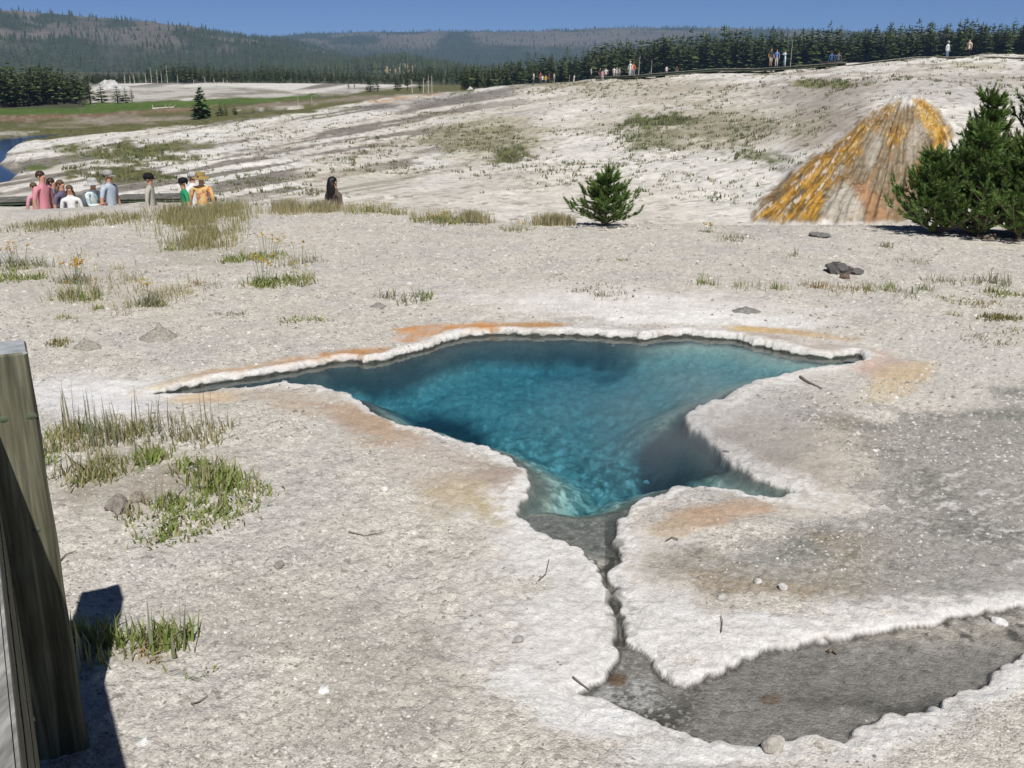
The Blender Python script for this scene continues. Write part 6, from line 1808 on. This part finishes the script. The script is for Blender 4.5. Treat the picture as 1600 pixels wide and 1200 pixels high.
far_p(866, 117, 134, 'visitor in a pale shirt with grey trousers, right one of a pair', yaw=120, D=116, shirt=cloth((.60, .56, .52)), pants=cloth((.28, .28, .30)), hair=HAIR_M)
far_p(858, 118, 134, 'visitor in a dark red shirt, left one of a pair', yaw=90, D=116, shirt=cloth((.26, .07, .07)), pants=cloth((.10, .10, .12)), hair=HAIR_D)
far_p(845, 117, 136, 'visitor in a red brown top behind the seated ones', D=117, yaw=30, shirt=cloth((.30, .12, .09)), pants=cloth((.12, .12, .14)), hair=HAIR_D)
far_p(834, 117, 138, 'visitor in a white shirt and blue trousers at the left end of the brow group', D=114, yaw=-80, shirt=WHITE, pants=cloth((.10, .13, .22)), hair=HAIR_D)
far_p(848, 123, 138, 'child in white and black at the left end of the brow group', D=113.5, yaw=20, shirt=WHITE, pants=BLACK, hair=HAIR_D)
far_p(853, 128, 138, 'small child in yellow at the left end of the brow group', D=113, yaw=0, shirt=cloth((.60, .42, .06)), pants=cloth((.2, .2, .22)), hair=HAIR_M)
far_p(1042, 107, 118, 'visitor in white mostly hidden behind the dark green boardwalk', D=116, sink=1, yaw=0, shirt=WHITE, pants=GREYP, hair=HAIR_D)
far_p(1058, 105, 118, 'visitor in dark clothes mostly hidden behind the dark green boardwalk', D=117, sink=1, yaw=0, shirt=cloth((.08, .09, .09)), pants=GREYP, hair=HAIR_B)
for t_, lab, sh_, hr_ in ((.50, 'seated visitor in a blue jacket on the bench', cloth((.05, .12, .26)), HAIR_D), (.76, 'seated visitor in dark grey on the bench, right of the blue jacket', cloth((.13, .13, .15)), HAIR_M)):
    b_ = BENCH_AT + BENCH_D * (BENCH_L * t_) + Vector((0, .25, -.06))
    person(b_, 180, 1.72, lab, 'visitors on the far boardwalk', sh_, JEANS, hair=hr_, pose={'sit': True}, longsleeve=True, detail=1)
finish_people()

# ------------------------------------------------------------------ the boardwalk railing beside the viewer
M_POST = wood_mat('green_treated_post', (.055, .055, .036), (.205, .195, .135), (1.0, 1.0, .055), 26, bump=.6)
M_RAIL = wood_mat('weathered_rail', (.17, .17, .165), (.36, .355, .34), (1.0, .16, 1.0), 30, bump=.5)
E = at_dist(45, 553, 2.94)
rdir = Vector((.475, -.88, 0)).normalized(); udir = Vector((.88, .475, 0)).normalized()
ptop = E[2]
fe = Vector((E[0], E[1], 0))
PW = .150
e = empty('railing', (fe.x, fe.y, 0)); tag(e, 'weathered wooden railing with a thick green tinged square post at the left', 'railing')
# post: planed square timber with eased edges and a slightly sloping top
bm = bmesh.new()
gz0 = float(hz(fe.x, fe.y)) - .25
nz_ = 26
c0 = -udir * PW - rdir * PW
def post_ring(z, k=1.0):
    pts_ = []
    for a, b in ((.07, 0), (.93, 0), (1, .07), (1, .93), (.93, 1), (.07, 1), (0, .93), (0, .07)):
        q = c0 + udir * (PW * (.5 + (a - .5) * k)) + rdir * (PW * (.5 + (b - .5) * k))
        w = .0016 * math.sin(z * 17 + a * 9 + b * 5)
        pts_.append(bm.verts.new((q.x + udir.x * w, q.y + udir.y * w, z)))
    return pts_
rings = [post_ring(gz0 + (ptop - gz0) * i / nz_) for i in range(nz_ + 1)] + [post_ring(ptop + .007, .93)]
for v in rings[-1]: v.co.z += .01 * ((v.co - Vector((c0.x, c0.y, v.co.z))).dot(-rdir))
for a in range(len(rings) - 1):
    for i in range(8): bm.faces.new((rings[a][i], rings[a][(i + 1) % 8], rings[a + 1][(i + 1) % 8], rings[a + 1][i]))
bm.faces.new(rings[-1]); bm.faces.new(list(reversed(rings[0])))
bmesh.ops.recalc_face_normals(bm, faces=bm.faces[:])
me = bpy.data.meshes.new('post'); bm.to_mesh(me); bm.free()
post = link('post', me, M_POST, e)
M_TOP = simple_mat('post_end_grain', (.34, .36, .37), .9, .25, 30, bump=.3)
me.materials.append(M_TOP)
for f in me.polygons:
    if f.normal.z > .7: f.material_index = 1
# knots on the lit face
for (u_, z_, r_) in ((-.018, ptop - .178, .011), (-.088, ptop - .176, .010), (-.05, ptop - .52, .009)):
    kb = lump_mesh('knot', r_ * 1.3, r_, .004, 5, 8, 16, .8, .1)
    kn = link('knot', kb, simple_mat('knot_wood', (.10, .12, .075), .7), post)
    kn.location = udir * u_ + rdir * .0 + Vector((0, 0, z_)); kn.rotation_euler = rdir.to_track_quat('Z', 'Y').to_euler()
RL = 3.0
rt = ptop - .075
side = -udir * .128                                   # the rails meet the left part of the post's face
def rail(name, z, hgt, thick, off, mat):
    return obox(name, side + rdir * .002 + udir * (off - thick) + Vector((0, 0, z - hgt)), rdir * RL, udir * thick, (0, 0, hgt), mat, e, .006)
rail('top_rail', rt, .040, .145, .0, M_RAIL)
rail('side_rail', rt - .043, .20, .045, -.004, M_POST)
rail('middle_rail', rt - .28, .26, .045, -.004, M_POST)
rail('lower_rail', rt - .575, .26, .045, -.004, M_POST)
obox('deck_stringer', Vector((0, 0, .18)) - udir * .22 + rdir * .126, udir * .06, rdir * 2.6, (0, 0, .20), M_POST, e, .006)
for k_ in range(14):
    obox('deck_plank', Vector((0, 0, .384)) - udir * (1.30) + rdir * (.15 + k_ * .15), udir * 1.16, rdir * .138, (0, 0, .04), M_RAIL, e, .004)

# ------------------------------------------------------------------ steam and air
def steam(name, loc, rx, ry, rz, dens, label, seed, scale=2.5):
    bm = bmesh.new(); bmesh.ops.create_icosphere(bm, subdivisions=3, radius=1)
    for v in bm.verts:
        v.co = Vector((v.co.x * rx, v.co.y * ry, v.co.z * rz))
    me = bpy.data.meshes.new(name); bm.to_mesh(me); bm.free()
    N = Nodes(name)
    tc = N.new('ShaderNodeTexCoord'); mp = N.new('ShaderNodeMapping'); mp.inputs['Scale'].default_value = (1 / rx, 1 / ry, 1 / rz)
    N.ln(tc.outputs['Object'], mp.inputs['Vector'])
    ln = N.new('ShaderNodeVectorMath', operation='LENGTH'); N.ln(mp.outputs[0], ln.inputs[0])
    fall = N.maprange(ln.outputs['Value'], 1.0, .25, 0, 1)
    nz = N.new('ShaderNodeTexNoise'); nz.inputs['Scale'].default_value = scale; nz.inputs['Detail'].default_value = 3
    N.ln(tc.outputs['Object'], nz.inputs['Vector'])
    d = N.math('MULTIPLY', N.math('MULTIPLY', fall, N.maprange(nz.outputs[0], .38, .68, 0, 1)), dens)
    pv = N.new('ShaderNodeVolumePrincipled'); pv.inputs['Color'].default_value = (.95, .96, .97, 1); pv.inputs['Anisotropy'].default_value = .2
    N.ln(d, pv.inputs['Density']); N.ln(pv.outputs[0], N.out.inputs['Volume'])
    o = link(name, me, N.m); o.location = loc
    return tag(o, label, None, None, 'stuff')
P_ = on_plane(1075, 660, .28)
steam('steam', P_, 1.0, .9, .30, 1.1, 'thin steam drifting off the right side of the spring', 3, 2.6)
p = pt(176, 262); steam('steam', Vector(p) + Vector((1, 0, 9)), 5, 5, 8, .05, 'faint steam over the white geyser cone', 5, .25)
# haze box round everything
def haze():
    bm = bmesh.new(); bmesh.ops.create_cube(bm, size=1)
    for v in bm.verts:
        v.co = Vector((v.co.x * 9000, v.co.y * 9000, -9.5 if v.co.z < 0 else 170))
    me = bpy.data.meshes.new('haze'); bm.to_mesh(me); bm.free()
    N = Nodes('haze')
    pv = N.new('ShaderNodeVolumePrincipled'); pv.inputs['Color'].default_value = (.40, .64, 1.0, 1); pv.inputs['Density'].default_value = .00019
    N.ln(pv.outputs[0], N.out.inputs['Volume'])
    tag(link('haze', me, N.m), 'pale blue air between the viewer and the far hills', None, None, 'stuff')
haze()
